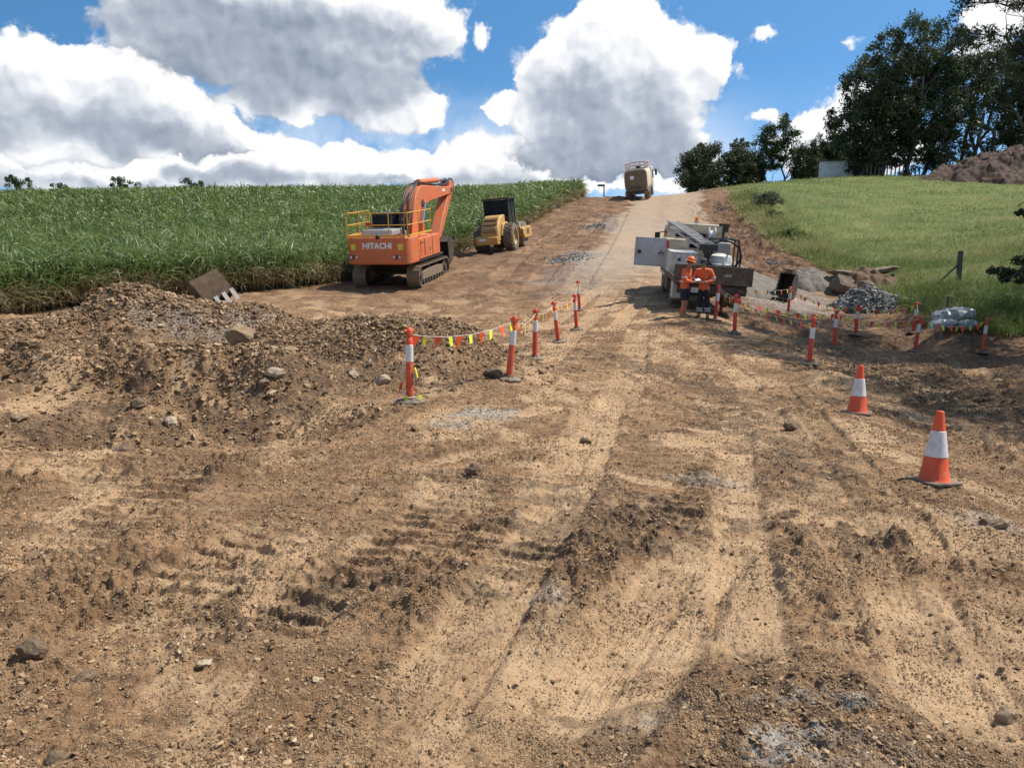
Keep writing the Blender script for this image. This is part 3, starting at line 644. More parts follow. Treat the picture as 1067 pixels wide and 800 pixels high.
veil = mth(nt, 'MULTIPLY', veil, mrange(nt, az, 18, 11, .25, 1, True))
vcol = nt.nodes.new('ShaderNodeVectorMath'); vcol.operation = 'SCALE'; vcol.inputs[0].default_value = (.66, .74, .84); vcol.inputs['Scale'].default_value = 1 / SKS
skv = mixc(nt, skm.outputs[0], vcol.outputs[0], veil)
fin = skv
for al_, co_ in LAYERS:
    k_ = nt.nodes.new('ShaderNodeVectorMath'); k_.operation = 'SCALE'; L(co_, k_.inputs[0]); k_.inputs['Scale'].default_value = CLOUD_K / SKS
    fin = mixc(nt, fin, k_.outputs[0], mth(nt, 'MULTIPLY', al_, .97))
L(fin, bg.inputs[0]); bg.inputs[1].default_value = SKS
w.cycles.sampling_method = 'MANUAL'; w.cycles.sample_map_resolution = 512
vs = scene.view_settings; vs.view_transform = 'Standard'; vs.look = 'None'; vs.gamma = 1; vs.use_curve_mapping = False; vs.exposure = .33

cy = scene.cycles; cy.use_denoising = True; cy.denoising_prefilter = "ACCURATE"; cy.max_bounces = 6; cy.diffuse_bounces = 2; cy.glossy_bounces = 2; cy.transmission_bounces = 4; cy.transparent_max_bounces = 6; cy.sample_clamp_indirect = 4; cy.adaptive_threshold = .016
# ------------------------------------------------------------------ leaf and blade materials
def leafmat(name, stops, trans=.35, rough=.5, spec=.35):
    m, nt, p = newmat(name); L = nt.links.new
    a = nt.nodes.new('ShaderNodeAttribute'); a.attribute_name = 'tint'
    r = nt.nodes.new('ShaderNodeValToRGB'); e = r.color_ramp.elements
    while len(e) < len(stops): e.new(.5)
    for el, (q, c) in zip(e, stops): el.position = q; el.color = (*c, 1)
    L(a.outputs['Fac'], r.inputs[0]); L(r.outputs[0], p.inputs['Base Color'])
    p.inputs['Roughness'].default_value = rough; p.inputs['Specular IOR Level'].default_value = spec
    if trans:
        t = nt.nodes.new('ShaderNodeBsdfTranslucent'); L(r.outputs[0], t.inputs['Color'])
        x = nt.nodes.new('ShaderNodeMixShader'); x.inputs[0].default_value = trans
        L(p.outputs[0], x.inputs[1]); L(t.outputs[0], x.inputs[2]); L(x.outputs[0], nt.nodes['Material Output'].inputs[0])
    return m
def blades(name, P, ang, elev, length, width, bend, tint, mat, seg_=3, twist=None):
    """arching strap leaves: P Nx3 roots; elev start angle; bend droop"""
    n = len(P); s = np.linspace(0, 1, seg_ + 1)[None]
    dh = np.stack([np.cos(ang), np.sin(ang)], -1)
    sd = np.stack([-np.sin(ang), np.cos(ang)], -1)
    tw = rng.uniform(-.9, .9, n) if twist is None else twist
    h = length[:, None] * (np.cos(elev)[:, None] * s + .55 * bend[:, None] * s ** 2)
    v = length[:, None] * (np.sin(elev)[:, None] * s - bend[:, None] * s ** 2.2)
    wd = width[:, None] * np.minimum(1, 3.5 * s + .35) * (1 - s ** 2.2) ** .8 * .5 + .0008
    cx = P[:, 0:1] + dh[:, 0:1] * h; cy = P[:, 1:2] + dh[:, 1:2] * h; cz = P[:, 2:3] + v
    ox = sd[:, 0:1] * wd * np.cos(tw)[:, None]; oy = sd[:, 1:2] * wd * np.cos(tw)[:, None]; oz = wd * np.sin(tw)[:, None]
    V = np.stack([np.stack([cx - ox, cy - oy, cz - oz], -1), np.stack([cx + ox, cy + oy, cz + oz], -1)], 2)  # n,seg+1,2,3
    base = (np.arange(n) * (seg_ + 1) * 2)[:, None]; i = np.arange(seg_)[None] * 2
    F = np.stack([base + i, base + i + 1, base + i + 3, base + i + 2], -1).reshape(-1, 4)
    return V.reshape(-1, 3), F, np.repeat(tint, (seg_ + 1) * 2)
def join_blades(name, parts, mat):
    Vs, Fs, Ts, o = [], [], [], 0
    for v, f, t in parts: Vs.append(v); Fs.append(f + o); Ts.append(t); o += len(v)
    return link_mesh(name, np_mesh(name, np.concatenate(Vs), np.concatenate(Fs), {'tint': np.concatenate(Ts)}), mat, smooth=180)
# ------------------------------------------------------------------ sugar cane
cane_mat = leafmat('cane_leaf', [(0, (.16, .115, .055)), (.16, (.38, .30, .155)), (.2, (.052, .088, .020)), (.55, (.125, .190, .040)), (.85, (.22, .27, .075)), (1, (.38, .39, .20))], .42, .40, .45)
def cane_points(n, d0, d1, y0, y1, xmax):
    """random plants between d0 and d1 metres inside the paddock edge (measured sideways)"""
    Y = y0 + (y1 - y0) * rng.uniform(0, 1, n); E = cane_edge(Y)
    X = E - d0 - (d1 - d0) * rng.uniform(0, 1, n); k = (X > -xmax * Y - 4) & (Y > 12); return X[k], Y[k]
parts = []
def cane_leaves(X, Y, per, zlo, zhi, lw, ll, tlo, thi):
    n = len(X); Z = base_h(X, Y) + .12 * fbm(X, Y, 6, 3, 131)
    X = np.repeat(X, per) + rng.normal(0, .10, n * per); Y = np.repeat(Y, per) + rng.normal(0, .10, n * per); Z = np.repeat(Z, per)
    m = n * per; vig = (.85 + .3 * rng.uniform(0, 1, m)) * (1 + .16 * fbm(X, Y, 2.5, 3, 133))
    z = Z + zlo + (zhi - zlo) * rng.uniform(0, 1, m)
    low = 1 - (z - Z) / 1.9
    return blades('c', np.stack([X, Y, z], -1), rng.uniform(0, 6.283, m), R(50) + R(34) * rng.uniform(0, 1, m), ll * vig * rng.uniform(.75, 1.15, m),
                  lw * rng.uniform(.75, 1.25, m) * np.maximum(1, Y / 42), rng.uniform(.25, 1.0, m), np.clip(tlo + (thi - tlo) * rng.uniform(0, 1, m) ** 1.3 + .10 * fbm(X, Y, 5, 3, 132), .2 if tlo >= .2 else 0, 1), cane_mat, 4)
X, Y = cane_points(10500, -.1, 5, 12, 104, .75); parts.append(cane_leaves(X, Y, 11, .35, 1.5, .038, 1.15, .2, 1))
X, Y = cane_points(11000, 5, 22, 16, 104, .75); parts.append(cane_leaves(X, Y, 6, .9, 1.5, .042, 1.15, .2, 1))
X, Y = cane_points(22000, 22, 110, 16, 112, .8); parts.append(cane_leaves(X, Y, 4, 1.0, 1.55, .046, 1.15, .2, 1))
X, Y = cane_points(9000, 0, 110, 72, 114, .8); parts.append(cane_leaves(X, Y, 4, .0, .9, .08, 1.3, .2, .8))
# dry trash leaves and stalks along the open face
X, Y = cane_points(5200, -.35, 1.6, 12, 100, .75); parts.append(cane_leaves(X, Y, 7, .05, .75, .032, .95, 0, .17))
X, Y = cane_points(2600, -.1, 1.5, 12, 100, .75); n = len(X)
parts.append(blades('c', np.stack([X, Y, base_h(X, Y) - .05], -1), rng.uniform(0, 6.283, n), np.full(n, R(84)), rng.uniform(1.2, 1.8, n), np.full(n, .045), rng.uniform(0, .12, n), rng.uniform(.05, .2, n), cane_mat, 3))
o = join_blades('sugar_cane', parts, cane_mat); tag(o, 'dense green sugar cane crop with dry brown leaves along its open edge', 'sugar cane', kind='stuff')
# ------------------------------------------------------------------ pasture
grass_mat = leafmat('grass_blade', [(0, (.075, .115, .028)), (.45, (.125, .170, .040)), (.75, (.215, .225, .066)), (1, (.30, .28, .12))], .42, .55, .3)
parts = []
def grass(n, y0, y1, ln, wd, umax=.78, dmax=200, dmin=-.3, tadd=0, clump=0):
    Y = y0 * np.exp(rng.uniform(0, 1, n) * math.log(y1 / y0)); E = grass_edge(Y)
    X = E + dmin + rng.uniform(0, 1, n) * np.minimum(dmax, np.maximum(.2, umax * Y - E)); 
    if clump: k_ = fbm(X, Y, 1.1, 3, 143) > clump; X, Y = X[k_], Y[k_]; n = len(X)
    Zn = base_h(X, Y) + .06 * fbm(X, Y, 1.5, 3, 78)
    hgt = (.75 + .5 * sstep(-.4, .5, fbm(X, Y, 2.2, 3, 141))); n = len(X)
    t = np.clip(.52 + tadd + .45 * fbm(X, Y, 7, 4, 142) + .2 * sstep(38, 60, Y) + rng.normal(0, .16, n), 0, 1)
    parts.append(blades('g', np.stack([X, Y, Zn - .02], -1), rng.uniform(0, 6.283, n), R(55) + R(33) * rng.uniform(0, 1, n), ln * hgt * rng.uniform(.6, 1.25, n),
                        wd * np.maximum(1, Y / 30) * rng.uniform(.7, 1.3, n), rng.uniform(.1, .75, n), t, grass_mat, 2))
grass(80000, 13, 46, .42, .014); grass(70000, 40, 110, .36, .014, .75)
grass(26000, 18, 82, .75, .020, dmax=2.6, dmin=-.5)      # rank growth along the edge of the cut
grass(26000, 20, 84, .70, .022, dmax=3.0, dmin=-.7, tadd=.28, clump=.12)
grass(12000, 20, 34, .95, .018, dmax=9, dmin=0)
o = join_blades('pasture_grass', parts, grass_mat); tag(o, 'green pasture grass on the rise to the right of the cut', 'grass', kind='stuff')
# tufts at the toe of the bank and a few green weeds by the cane
# ------------------------------------------------------------------ trees
bark = pmat('bark', (.10, .082, .064), .9, 0, (.19, .165, .135), .35, 4, .5)
def crown_mesh(name, clumps, per, leaf, mat, parent, tint0=(.0, 1.0), squash=.8, droop=.3):
    """clumps: list of (centre, radius); many leaf-sized faces in each"""
    C = np.array([c for c, r in clumps]); Rr = np.array([r for c, r in clumps]); n = len(C)
    m = n * per; ci = np.repeat(np.arange(n), per)
    d = rng.normal(0, 1, (m, 3)); d /= np.linalg.norm(d, axis=1)[:, None]; rr = rng.uniform(0, 1, m) ** .55
    P = C[ci] + d * (rr * Rr[ci])[:, None] * np.array([1, 1, squash])
    a = rng.normal(0, 1, (m, 3)); a[:, 2] -= droop * 2; a /= np.linalg.norm(a, axis=1)[:, None]
    b = np.cross(a, rng.normal(0, 1, (m, 3))); b /= np.linalg.norm(b, axis=1)[:, None]
    l = leaf * rng.uniform(.6, 1.4, m)[:, None]; w_ = l * .36
    V = np.stack([P - a * l * .5, P + b * w_ * .5 + a * l * .05, P + a * l * .5, P - b * w_ * .5 + a * l * .05], 1)
    F = np.arange(m * 4).reshape(-1, 4)
    cl = rng.uniform(0, 1, n)
    t = np.clip(tint0[0] + (tint0[1] - tint0[0]) * (.55 * cl[ci] + .45 * rng.uniform(0, 1, m)), 0, 1)
    return link_mesh(name, np_mesh(name, V.reshape(-1, 3), F, {'tint': np.repeat(t, 4)}), mat, parent)
def limb(mb, a, b, r0, r1, sag=.0, k=5, n=7):
    a = np.array(a, float); b = np.array(b, float); pts = []; L_ = np.linalg.norm(b - a)
    j = rng.normal(0, .05 * L_, (k + 1, 3)); j[0] = 0; j[-1] = 0
    for i in range(k + 1):
        t = i / k; p = a + (b - a) * t + j[i]; p[2] += sag * L_ * math.sin(math.pi * t); pts.append(p)
    mb.tube(pts, [r0 + (r1 - r0) * i / k for i in range(k + 1)], n); return pts
def tree(name, label, group, base, lobes, trunk_r, ht, mat, per=90, leaf=.32, nclump=60, clump_r=.9, stems=1, lean=(0, 0), bare=0, cat='tree', tint0=(0, 1)):
    """lobes: (dx, dy, z, rx, ry, rz) ellipsoids of crown, relative to the base"""
    root = empty(name, base); tag(root, label, cat, group)
    mb = MB(); clumps = []
    vol = np.array([l[3] * l[4] * l[5] for l in lobes]) ** .7; vol /= vol.sum()
    tops = []
    for s in range(stems):
        ox = (s - (stems - 1) / 2) * trunk_r * 3.2
        tops.append(limb(mb, (ox, rng.normal(0, trunk_r) if s else 0, -.4), (ox * 2.4 + lean[0], lean[1], ht), trunk_r, trunk_r * .28, 0, 8, 9))
    for l, f in zip(lobes, vol):
        k = max(3, int(nclump * f))
        for i in range(k):
            d = rng.normal(0, 1, 3); d /= np.linalg.norm(d); q = rng.uniform(.35, 1) ** .5
            c = np.array(l[:3]) + d * q * np.array(l[3:]); clumps.append((c, clump_r * rng.uniform(.55, 1.25)))
    order = rng.permutation(len(clumps))
    for i in order[:min(len(order), 34)]:
        c = clumps[i][0]; tp = tops[rng.integers(0, len(tops))]
        zz = np.clip(c[2] - rng.uniform(.15, .5) * np.linalg.norm(c[:2]) - .6, .12 * ht, .95 * ht); t = np.clip(zz / ht, 0, 1)
        j = int(np.clip(round(t * 8), 1, 7)); a = tp[j]; rad = trunk_r * (1 - .7 * j / 8) * .42
        limb(mb, a, c, max(.03, rad), .018, .06, 4, 5)
    for i in range(bare):
        l = lobes[rng.integers(0, len(lobes))]; tp = tops[0]; j = int(rng.integers(4, 8)); d = rng.normal(0, 1, 3); d[2] = abs(d[2]); d /= np.linalg.norm(d)
        limb(mb, tp[j], np.array(l[:3]) + 1.15 * d * np.array(l[3:]), .05, .012, .05, 4, 4)
    mb.build('trunk', bark, root, 60)
    crown_mesh('crown', clumps, per, leaf, mat, root, tint0)
    return root
dark_leaf = leafmat('gum_leaf', [(0, (.022, .033, .013)), (.5, (.048, .064, .025)), (.85, (.085, .105, .038)), (1, (.135, .15, .058))], .34, .5, .35)
mid_leaf = leafmat('bush_leaf', [(0, (.030, .050, .017)), (.5, (.060, .090, .028)), (.85, (.095, .13, .04)), (1, (.14, .17, .06))], .3, .5, .35)
def at(px, py, t): return tuple(W(px, py, t))
def on_land(X, Y): return (X, Y, float(base_h(np.array([X]), np.array([Y]))[0]))
def base_at(px, t):
    """where a thing seen over pixel column px stands, at depth t"""
    a = W(px, 200, t); return on_land(a[0], a[1])
BIG = [ # px, t, top_py, half-width m, label
    (897, 104, 62, 4.2, 'low branched dark gum leaning out at the left end of the big tree row', 14),
    (915, 108, 34, 4.6, 'tall dark gum with bare twigs poking out of its upper left side', 22),
    (938, 104, 20, 4.6, 'tallest dark gum of the row, its top just above its neighbours', 12),
    (962, 110, 22, 4.8, 'broad dark gum with a round top beside the tallest one', 6),
    (984, 104, 32, 4.5, 'dark gum in the middle of the row, above the left foot of the dirt pile', 8),
    (1008, 112, 36, 4.6, 'thin gum with sky showing between its stems behind the dirt pile', 10),
    (1030, 106, 48, 4.2, 'open crowned gum with several pale stems behind the dirt pile crest', 10),
    (1052, 112, 34, 4.6, 'gum with a wide dark crown toward the right end of the row', 8),
    (1082, 106, 30, 5.0, 'gum at the far right end of the row, cut by the picture edge', 8)]
for px, t, top, hw, lab, bare in BIG:
    b = base_at(px, t); ht = W(px, top, t)[2] - b[2]; mm = t / FPX
    openc = px in (1008, 1030)
    lobes = [(0, 0, ht * .80, hw * .62, hw * .62, ht * .19), (-hw * .45, 0, ht * .62, hw * .6, hw * .7, ht * .17), (hw * .45, .5, ht * .64, hw * .6, hw * .7, ht * .17)]
    if not openc: lobes += [(-hw * .35, -.5, ht * .40, hw * .65, hw * .8, ht * .17), (hw * .3, 0, ht * .36, hw * .65, hw * .7, ht * .17), (0, .4, ht * .18, hw * .7, hw * .7, ht * .14)]
    else: lobes += [(.3, 0, ht * .34, hw * .4, hw * .4, ht * .14)]
    if px == 897: lobes = [(-.6, 0, ht * .70, hw * .7, hw * .7, ht * .26), (-1.9, 0, ht * .48, hw * .62, hw * .7, ht * .16), (-1.2, 0, ht * .28, hw * .62, hw * .7, ht * .14), (.8, 0, ht * .4, hw * .7, hw * .7, ht * .3), (.6, 0, ht * .14, hw * .6, hw * .7, ht * .13)]
    tree('gum_tree', lab, 'gum trees in the big row at the top of the pasture', b, lobes, .30, ht * .86, dark_leaf, per=(75 if not openc else 60), leaf=.42, nclump=(205 if not openc else 80), clump_r=1.0, stems=2 if not openc else 3, lean=(rng.normal(0, .5), 0), bare=bare)
SMALL = [ # px, t, top, hw, label, kind
    (748, 122, 147, 5.6, 'round dense dark tree right beside the road crest', 'round'),
    (735, 118, 165, 3.6, 'low dark bush spilling over the bank at the road crest', 'bush'),
    (770, 126, 142, 2.0, 'thin grey tree rising behind the round dense one', 'thin'),
    (781, 122, 158, 1.9, 'small dark tree between the round dense one and the tall pines', 'bush'),
    (797, 124, 132, 2.2, 'shorter of the two open layered pines near the crest', 'pine'),
    (816, 122, 121, 2.7, 'taller of the two open layered pines near the crest', 'pine'),
    (838, 120, 152, 2.6, 'dark rounded tree just left of the grey shed', 'bush'),
    (851, 124, 142, 2.6, 'tall bright green tree rising behind the left side of the grey shed', 'tall'),
    (868, 124, 137, 2.3, 'slender green tree standing up above the grey shed roof', 'tall'),
    (884, 126, 134, 1.6, 'spindly tree with a tufted top right of the grey shed', 'thin'),
    (897, 118, 172, 2.6, 'low dark bush under the left end of the big gum row', 'bush')]
for px, t, top, hw, lab, kind in SMALL:
    b = base_at(px, t); ht = W(px, top, t)[2] - b[2]
    if kind == 'round': lobes = [(0, 0, ht * .6, hw, hw, ht * .36), (-hw * .5, 0, ht * .42, hw * .6, hw, ht * .3), (hw * .5, 0, ht * .45, hw * .6, hw, ht * .3)]; a = dict(per=130, nclump=240, clump_r=1.0)
    elif kind == 'bush': lobes = [(0, 0, ht * .6, hw, hw, ht * .38), (.3, 0, ht * .3, hw, hw, ht * .25)]; a = dict(per=90, nclump=90, clump_r=.9)
    elif kind == 'pine': lobes = [(rng.normal(0, .4), 0, ht * z, hw * r, hw * r, ht * .045) for z, r in ((.40, .9), (.52, 1.0), (.63, .9), (.74, .85), (.84, .7), (.93, .5))]; a = dict(per=60, nclump=95, clump_r=.75)
    elif kind == 'tall': lobes = [(0, 0, ht * .82, hw * .6, hw * .6, ht * .16), (-.4, 0, ht * .6, hw * .9, hw, ht * .16), (.4, 0, ht * .4, hw, hw, ht * .18)]; a = dict(per=80, nclump=110, clump_r=.8)
    else: lobes = [(0, 0, ht * .85, hw * .7, hw * .7, ht * .10), (.2, 0, ht * .6, hw * .5, hw * .5, ht * .1)]; a = dict(per=40, nclump=24, clump_r=.6)
    tree('tree' if kind != 'pine' else 'pine_tree', lab, 'smaller trees along the crest', b, lobes, .16, ht * .9, mid_leaf if kind in ('tall', 'pine') else dark_leaf, leaf=.36, bare=5 if kind == 'thin' else 0, tint0=(.05, .95), **a)
for px, top, lab in ((20, 183, 'small far tree showing above the cane at the left edge'), (64, 190, 'far tree top, the faintest bump over the cane at left'), (129, 185, 'rounded far tree top above the cane, widest of those on the skyline'), (200, 187, 'paired small tree tops above the cane on the skyline')):
    b = base_at(px, 150); ht = W(px, top, 150)[2] - b[2]
    tree('far_tree', lab, 'far trees showing over the cane', b, [(-.8, 0, ht * .85, 1.7, 1.7, ht * .15), (1.2, 0, ht * .8, 1.5, 1.5, ht * .15)], .2, ht * .8, mid_leaf, per=60, leaf=.45, nclump=24, clump_r=.7)
# the big tree just outside the right edge: overhanging limb, hanging branch and the shade on the drain
tb = on_land(21.5, 23.5)
lobes = [(-1.5, 0, 9.5, 3.6, 4.2, 2.6), (1.5, 1, 11.5, 4.5, 4.5, 2.8), (-2.2, 1.8, 12.2, 3.8, 3.6, 2.0), (-4.6, .8, 10.6, 2.4, 2.6, 1.1), (0, -3.2, 9.0, 3.6, 3.4, 2.4), (3, 3, 9, 4, 4, 3), (-5.6, 3.2, 13.6, 3.4, 4.6, 1.4), (-3, 6.5, 13, 3.2, 3.4, 1.4), (-5.2, -1.5, 12.8, 3.0, 2.8, 1.2), (-.8, 8.2, 12.6, 3.6, 2.8, 1.3)]
shade = tree('gum_tree', 'near gum overhanging the right edge, its limb and drooping branch reaching into view', None, tb, lobes, .38, 11, dark_leaf, per=240, leaf=.18, nclump=460, clump_r=.9, stems=2)
mb = MB(); cl = []
def spray(p0, p1, r, k, cr, sagv=0.0):
    pts = limb(mb, np.array(p0) - np.array(tb), np.array(p1) - np.array(tb), r, .012, sagv, 6, 6)
    for i in range(k):
        q = pts[rng.integers(2, 7)] + rng.normal(0, cr, 3); limb(mb, pts[rng.integers(1, 6)], q, .014, .005, 0, 3, 4); cl.append((q, cr * .75))
spray(at(1150, 40, 26), at(1003, 3, 25), .10, 26, .40, .05); spray(at(1150, 70, 26), at(1030, 35, 25.5), .09, 24, .42); spray(at(1140, 90, 26), at(1058, 70, 26), .07, 20, .45); spray(at(1130, 10, 26), at(1040, -14, 25), .07, 18, .4)
spray(at(1110, 100, 24), at(1052, 292, 22.5), .07, 13, .22, -.04); spray(at(1100, 200, 23), at(1062, 300, 22.5), .04, 8, .25); spray(at(1090, 260, 23), at(1040, 293, 22.5), .04, 9, .2, -.05); spray(at(1120, 150, 24), at(1060, 215, 23), .04, 5, .2)
limb(mb, (-.3, 0, 8), np.array(at(1150, 40, 26)) - np.array(tb), .2, .1, .05); limb(mb, (-.2, 0, 6.5), np.array(at(1110, 100, 24)) - np.array(tb), .14, .07, .05)
limb(mb, np.array(at(1110, 100, 24)) - np.array(tb), np.array(at(1090, 260, 23)) - np.array(tb), .06, .04, 0)
mb.build('limb', bark, shade, 60); crown_mesh('spray', cl, 120, .11, dark_leaf, shade, (0, .8))
tb2 = on_land(24, 14.5)
tree('gum_tree', 'gum behind the right edge of the picture that shades the near end of the drain', None, tb2, [(0, 0, 9, 4.0, 4.0, 2.6), (-2.2, 1, 10, 3.0, 3.4, 2.0), (2, 2, 8, 4, 4, 3), (-6, 2.5, 12.4, 3, 3.4, 1.4), (-5, -1.5, 11.5, 2.6, 1.8, 1.0), (-7.8, .8, 12.8, 2.6, 3.0, 1.2)], .3, 9.5, dark_leaf, per=120, leaf=.2, nclump=340, clump_r=.9)
# grey-green shrub on the verge
sb = ground_px(797, 216)
lobes = [(0, 0, .8, 1.2, 1.2, .7), (.7, .6, .6, .9, .9, .5), (-.5, -.4, .5, .8, .8, .5)]
tree('shrub', 'rounded grey green shrub on the grassy verge above the road cut', None, tuple(sb), lobes, .05, 1.0, leafmat('shrub_leaf', [(0, (.06, .07, .035)), (.6, (.12, .13, .07)), (1, (.22, .215, .13))], .25), per=110, leaf=.13, nclump=60, clump_r=.33, cat='shrub')
for px, py, lab in ((823, 250, 'grass topped weedy clump half way down the cut bank'), (806, 228, 'pale weedy clump just below the grey green shrub'), (940, 183, 'lone weed tuft on the pasture skyline under the gums')):
    sb = ground_px(px, py)
    tree('weed_clump', lab, 'weedy clumps on the right bank', tuple(sb), [(0, 0, .3, .8, .8, .3)], .02, .3, mid_leaf, per=60, leaf=.16, nclump=20, clump_r=.28, cat='weed', tint0=(.4, 1))
# ------------------------------------------------------------------ paints
DUST = (.30, .21, .13)
orange = pmat('orange_machine_paint', (.70, .145, .036), .45, 0, (.36, .19, .10), .42, 1.6)
yellow_rail = pmat('yellow_rail_paint', (.72, .36, .03), .5, 0, DUST, .2, 4)
yellow_m = pmat('yellow_machine_paint', (.60, .34, .085), .45, 0, DUST, .35, 1.5)
black_m = pmat('black_paint', (.022, .022, .024), .45, 0, (.10, .08, .06), .25, 3)
steel = pmat('worn_steel', (.23, .175, .125), .6, .35, (.30, .215, .135), .55, 3, .3)
dark_steel = pmat('dark_muddy_steel', (.055, .045, .037), .6, .2, (.17, .115, .07), .4, 3, .3)
rubber = pmat('tyre_rubber', (.034, .031, .029), .85, 0, (.22, .165, .11), .75, 3, .4)
hosem = pmat('hydraulic_hose', (.016, .016, .017), .5, 0, (.09, .065, .045), .2, 5)
chrome = pmat('polished_rod', (.62, .62, .62), .2, 1)
white_p = pmat('white_paint', (.70, .69, .65), .45, 0, (.38, .29, .19), .42, 1.6)
cream_p = pmat('cream_dusty_paint', (.74, .62, .44), .55, 0, (.36, .235, .135), .45, 1.4)
grey_p = pmat('grey_paint', (.30, .31, .31), .5, 0, DUST, .3, 2)
light_grey = pmat('pale_grey_panel', (.54, .55, .56), .5, 0, (.38, .32, .25), .4, 2)
alu = pmat('dull_aluminium', (.42, .42, .41), .42, .7, (.30, .25, .19), .35, 3)
brown_board = pmat('dirty_tray_board', (.10, .070, .046), .8, 0, (.22, .155, .10), .5, 2.5, .3)
decal_w = pmat('white_decal', (.86, .86, .84), .5)
decal_y = pmat('yellow_decal', (.72, .62, .04), .5)
red_l = pmat('red_lens', (.45, .02, .015), .25)
amber = pmat('amber_lens', (.85, .20, .015), .3)
clear_l = pmat('lamp_lens', (.7, .7, .68), .2)
def glassm(name, col):
    m, nt, p = newmat(name); p.inputs['Base Color'].default_value = (*col, 1); p.inputs['Roughness'].default_value = .06
    p.inputs['Transmission Weight'].default_value = .55; p.inputs['IOR'].default_value = 1.1; p.inputs['Specular IOR Level'].default_value = .9
    return m
glass = glassm('cab_glass', (.05, .06, .065))
def place(root, X, Y, heading, pitch=0, roll=0, dz=0):
    """heading measured clockwise from +Y, degrees; sits on the land"""
    root.rotation_mode = 'XYZ'
    z = float(base_h(np.array([X]), np.array([Y]))[0]) + dz
    m = Matrix.Rotation(-R(heading), 4, 'Z') @ Matrix.Rotation(R(pitch), 4, 'X') @ Matrix.Rotation(R(roll), 4, 'Y')
    root.location = (X, Y, z); root.rotation_euler = m.to_euler()
def slope_pitch(X, Y, heading, L=4.0):
    s, c = math.sin(R(heading)), math.cos(R(heading)); q = base_h(np.array([X, X + s * L]), np.array([Y, Y + c * L])); return math.degrees(math.atan2(q[1] - q[0], L))
def slope_roll(X, Y, heading, Wd=2.4):
    s, c = math.sin(R(heading)), math.cos(R(heading)); q = base_h(np.array([X - c * Wd / 2, X + c * Wd / 2]), np.array([Y + s * Wd / 2, Y - s * Wd / 2])); return -math.degrees(math.atan2(q[1] - q[0], Wd))
def bucket_mb(w, k=1.0):
    """digging bucket: ears at the origin, shell curling down; open side toward -y"""
    cur = [(-.10, .02), (.38, .05), (.62, -.18), (.70, -.55), (.52, -.92), (.12, -1.12), (-.42, -1.10)]
    cur = [(a * k, b * k) for a, b in cur]
    mb = MB(); mb.shell(cur, -.045, -w / 2, w / 2)
    side = [(-.10 * k, .02 * k)] + cur[1:] + [(-.36 * k, -.75 * k), (-.20 * k, -.30 * k)]
    for x in (-w / 2, w / 2 - .035): mb.prism(side, x, x + .035, 'x')
    return mb
def bucket_teeth(w, k=1.0, n=5):
    mb = MB()
    for i in range(n):
        x = -w / 2 + .07 + (w - .14) * i / (n - 1)
        mb.prism([(-.36 * k, -1.07 * k), (-.36 * k, -1.17 * k), (-.72 * k, -1.11 * k)], x - .055, x + .055, 'x')
    return mb
def ears_mb(k=1.0):
    mb = MB()
    for x in (-.24, .18): mb.prism([(-.14 * k, -.03), (.36 * k, 0), (.30 * k, .20 * k), (.12 * k, .30 * k), (-.06 * k, .24 * k)], x, x + .06, 'x')
    mb.cyl((-.26, 0, .16 * k), (.26, 0, .16 * k), .05); mb.cyl((-.26, .26 * k, .14 * k), (.26, .26 * k, .14 * k), .045); return mb
# ------------------------------------------------------------------ excavator
ex = empty('excavator'); tag(ex, 'orange tracked excavator with yellow railings parked beside the cane, boom raised', 'excavator')
for sx_ in (-1, 1):
    x0 = sx_ * 1.30
    tr = MB(); Rr = .50; L2 = 1.95; per = []
    N = 50; tot = 4 * L2 + 2 * math.pi * Rr
    for i in range(N):
        s_ = tot * i / N
        if s_ < 2 * L2: y, z, a = -L2 + s_, 0.04, 0
        elif s_ < 2 * L2 + math.pi * Rr: a = (s_ - 2 * L2) / Rr; y, z = L2 + (Rr - .04) * math.sin(a), Rr - (Rr - .04) * math.cos(a)
        elif s_ < 4 * L2 + math.pi * Rr: y, z, a = L2 - (s_ - 2 * L2 - math.pi * Rr), 2 * Rr - .04 , math.pi
        else: a = math.pi + (s_ - 4 * L2 - math.pi * Rr) / Rr; y, z = -L2 + (Rr - .04) * math.sin(a), Rr - (Rr - .04) * math.cos(a)
        tr.box((x0, y, z), (.62, tot / N * .94, .05), (a, 0, 0))
        tr.box((x0, y + .035 * math.sin(a), z - .035 * math.cos(a)), (.62, .03, .05), (a, 0, 0))
    t = tr.build('track', steel, ex)
    fr = MB(); fr.prism([(-1.75, .30), (1.75, .30), (1.6, .66), (.7, .74), (-.7, .74), (-1.6, .66)], x0 - .17 if sx_ > 0 else x0 - .2, x0 + .2 if sx_ > 0 else x0 + .17, 'x')
    fr.build('track_frame', steel, t, bevel=.02)
    for k in range(8): MB().cyl((x0 - .24, -1.5 + k * .43, .20), (x0 + .24, -1.5 + k * .43, .20), .12, n=14).build('roller', dark_steel, t)
    for y in (-.6, .6): MB().cyl((x0 - .2, y, .86), (x0 + .2, y, .86), .09, n=12).build('roller', dark_steel, t)
    for y in (-L2, L2): MB().lathe([(.02, -.26), (.15, -.26), (.15, -.2), (.40, -.2), (.42, -.1), (.30, -.06), (.30, .06), (.42, .1), (.40, .2), (.15, .2), (.15, .26), (.02, .26)], 24, (x0, y, Rr), 'x').build('sprocket', dark_steel, t)
b = MB(); b.bb(-1.1, 1.1, -.9, .9, .45, .85); b.cyl((0, 0, .8), (0, 0, 1.12), .75, n=32); b.prism([(-1.0, -.9), (1.0, -.9), (1.0, .9), (-1.0, .9)], .5, .8, 'z'); b.build('undercarriage', dark_steel, ex, bevel=.02)
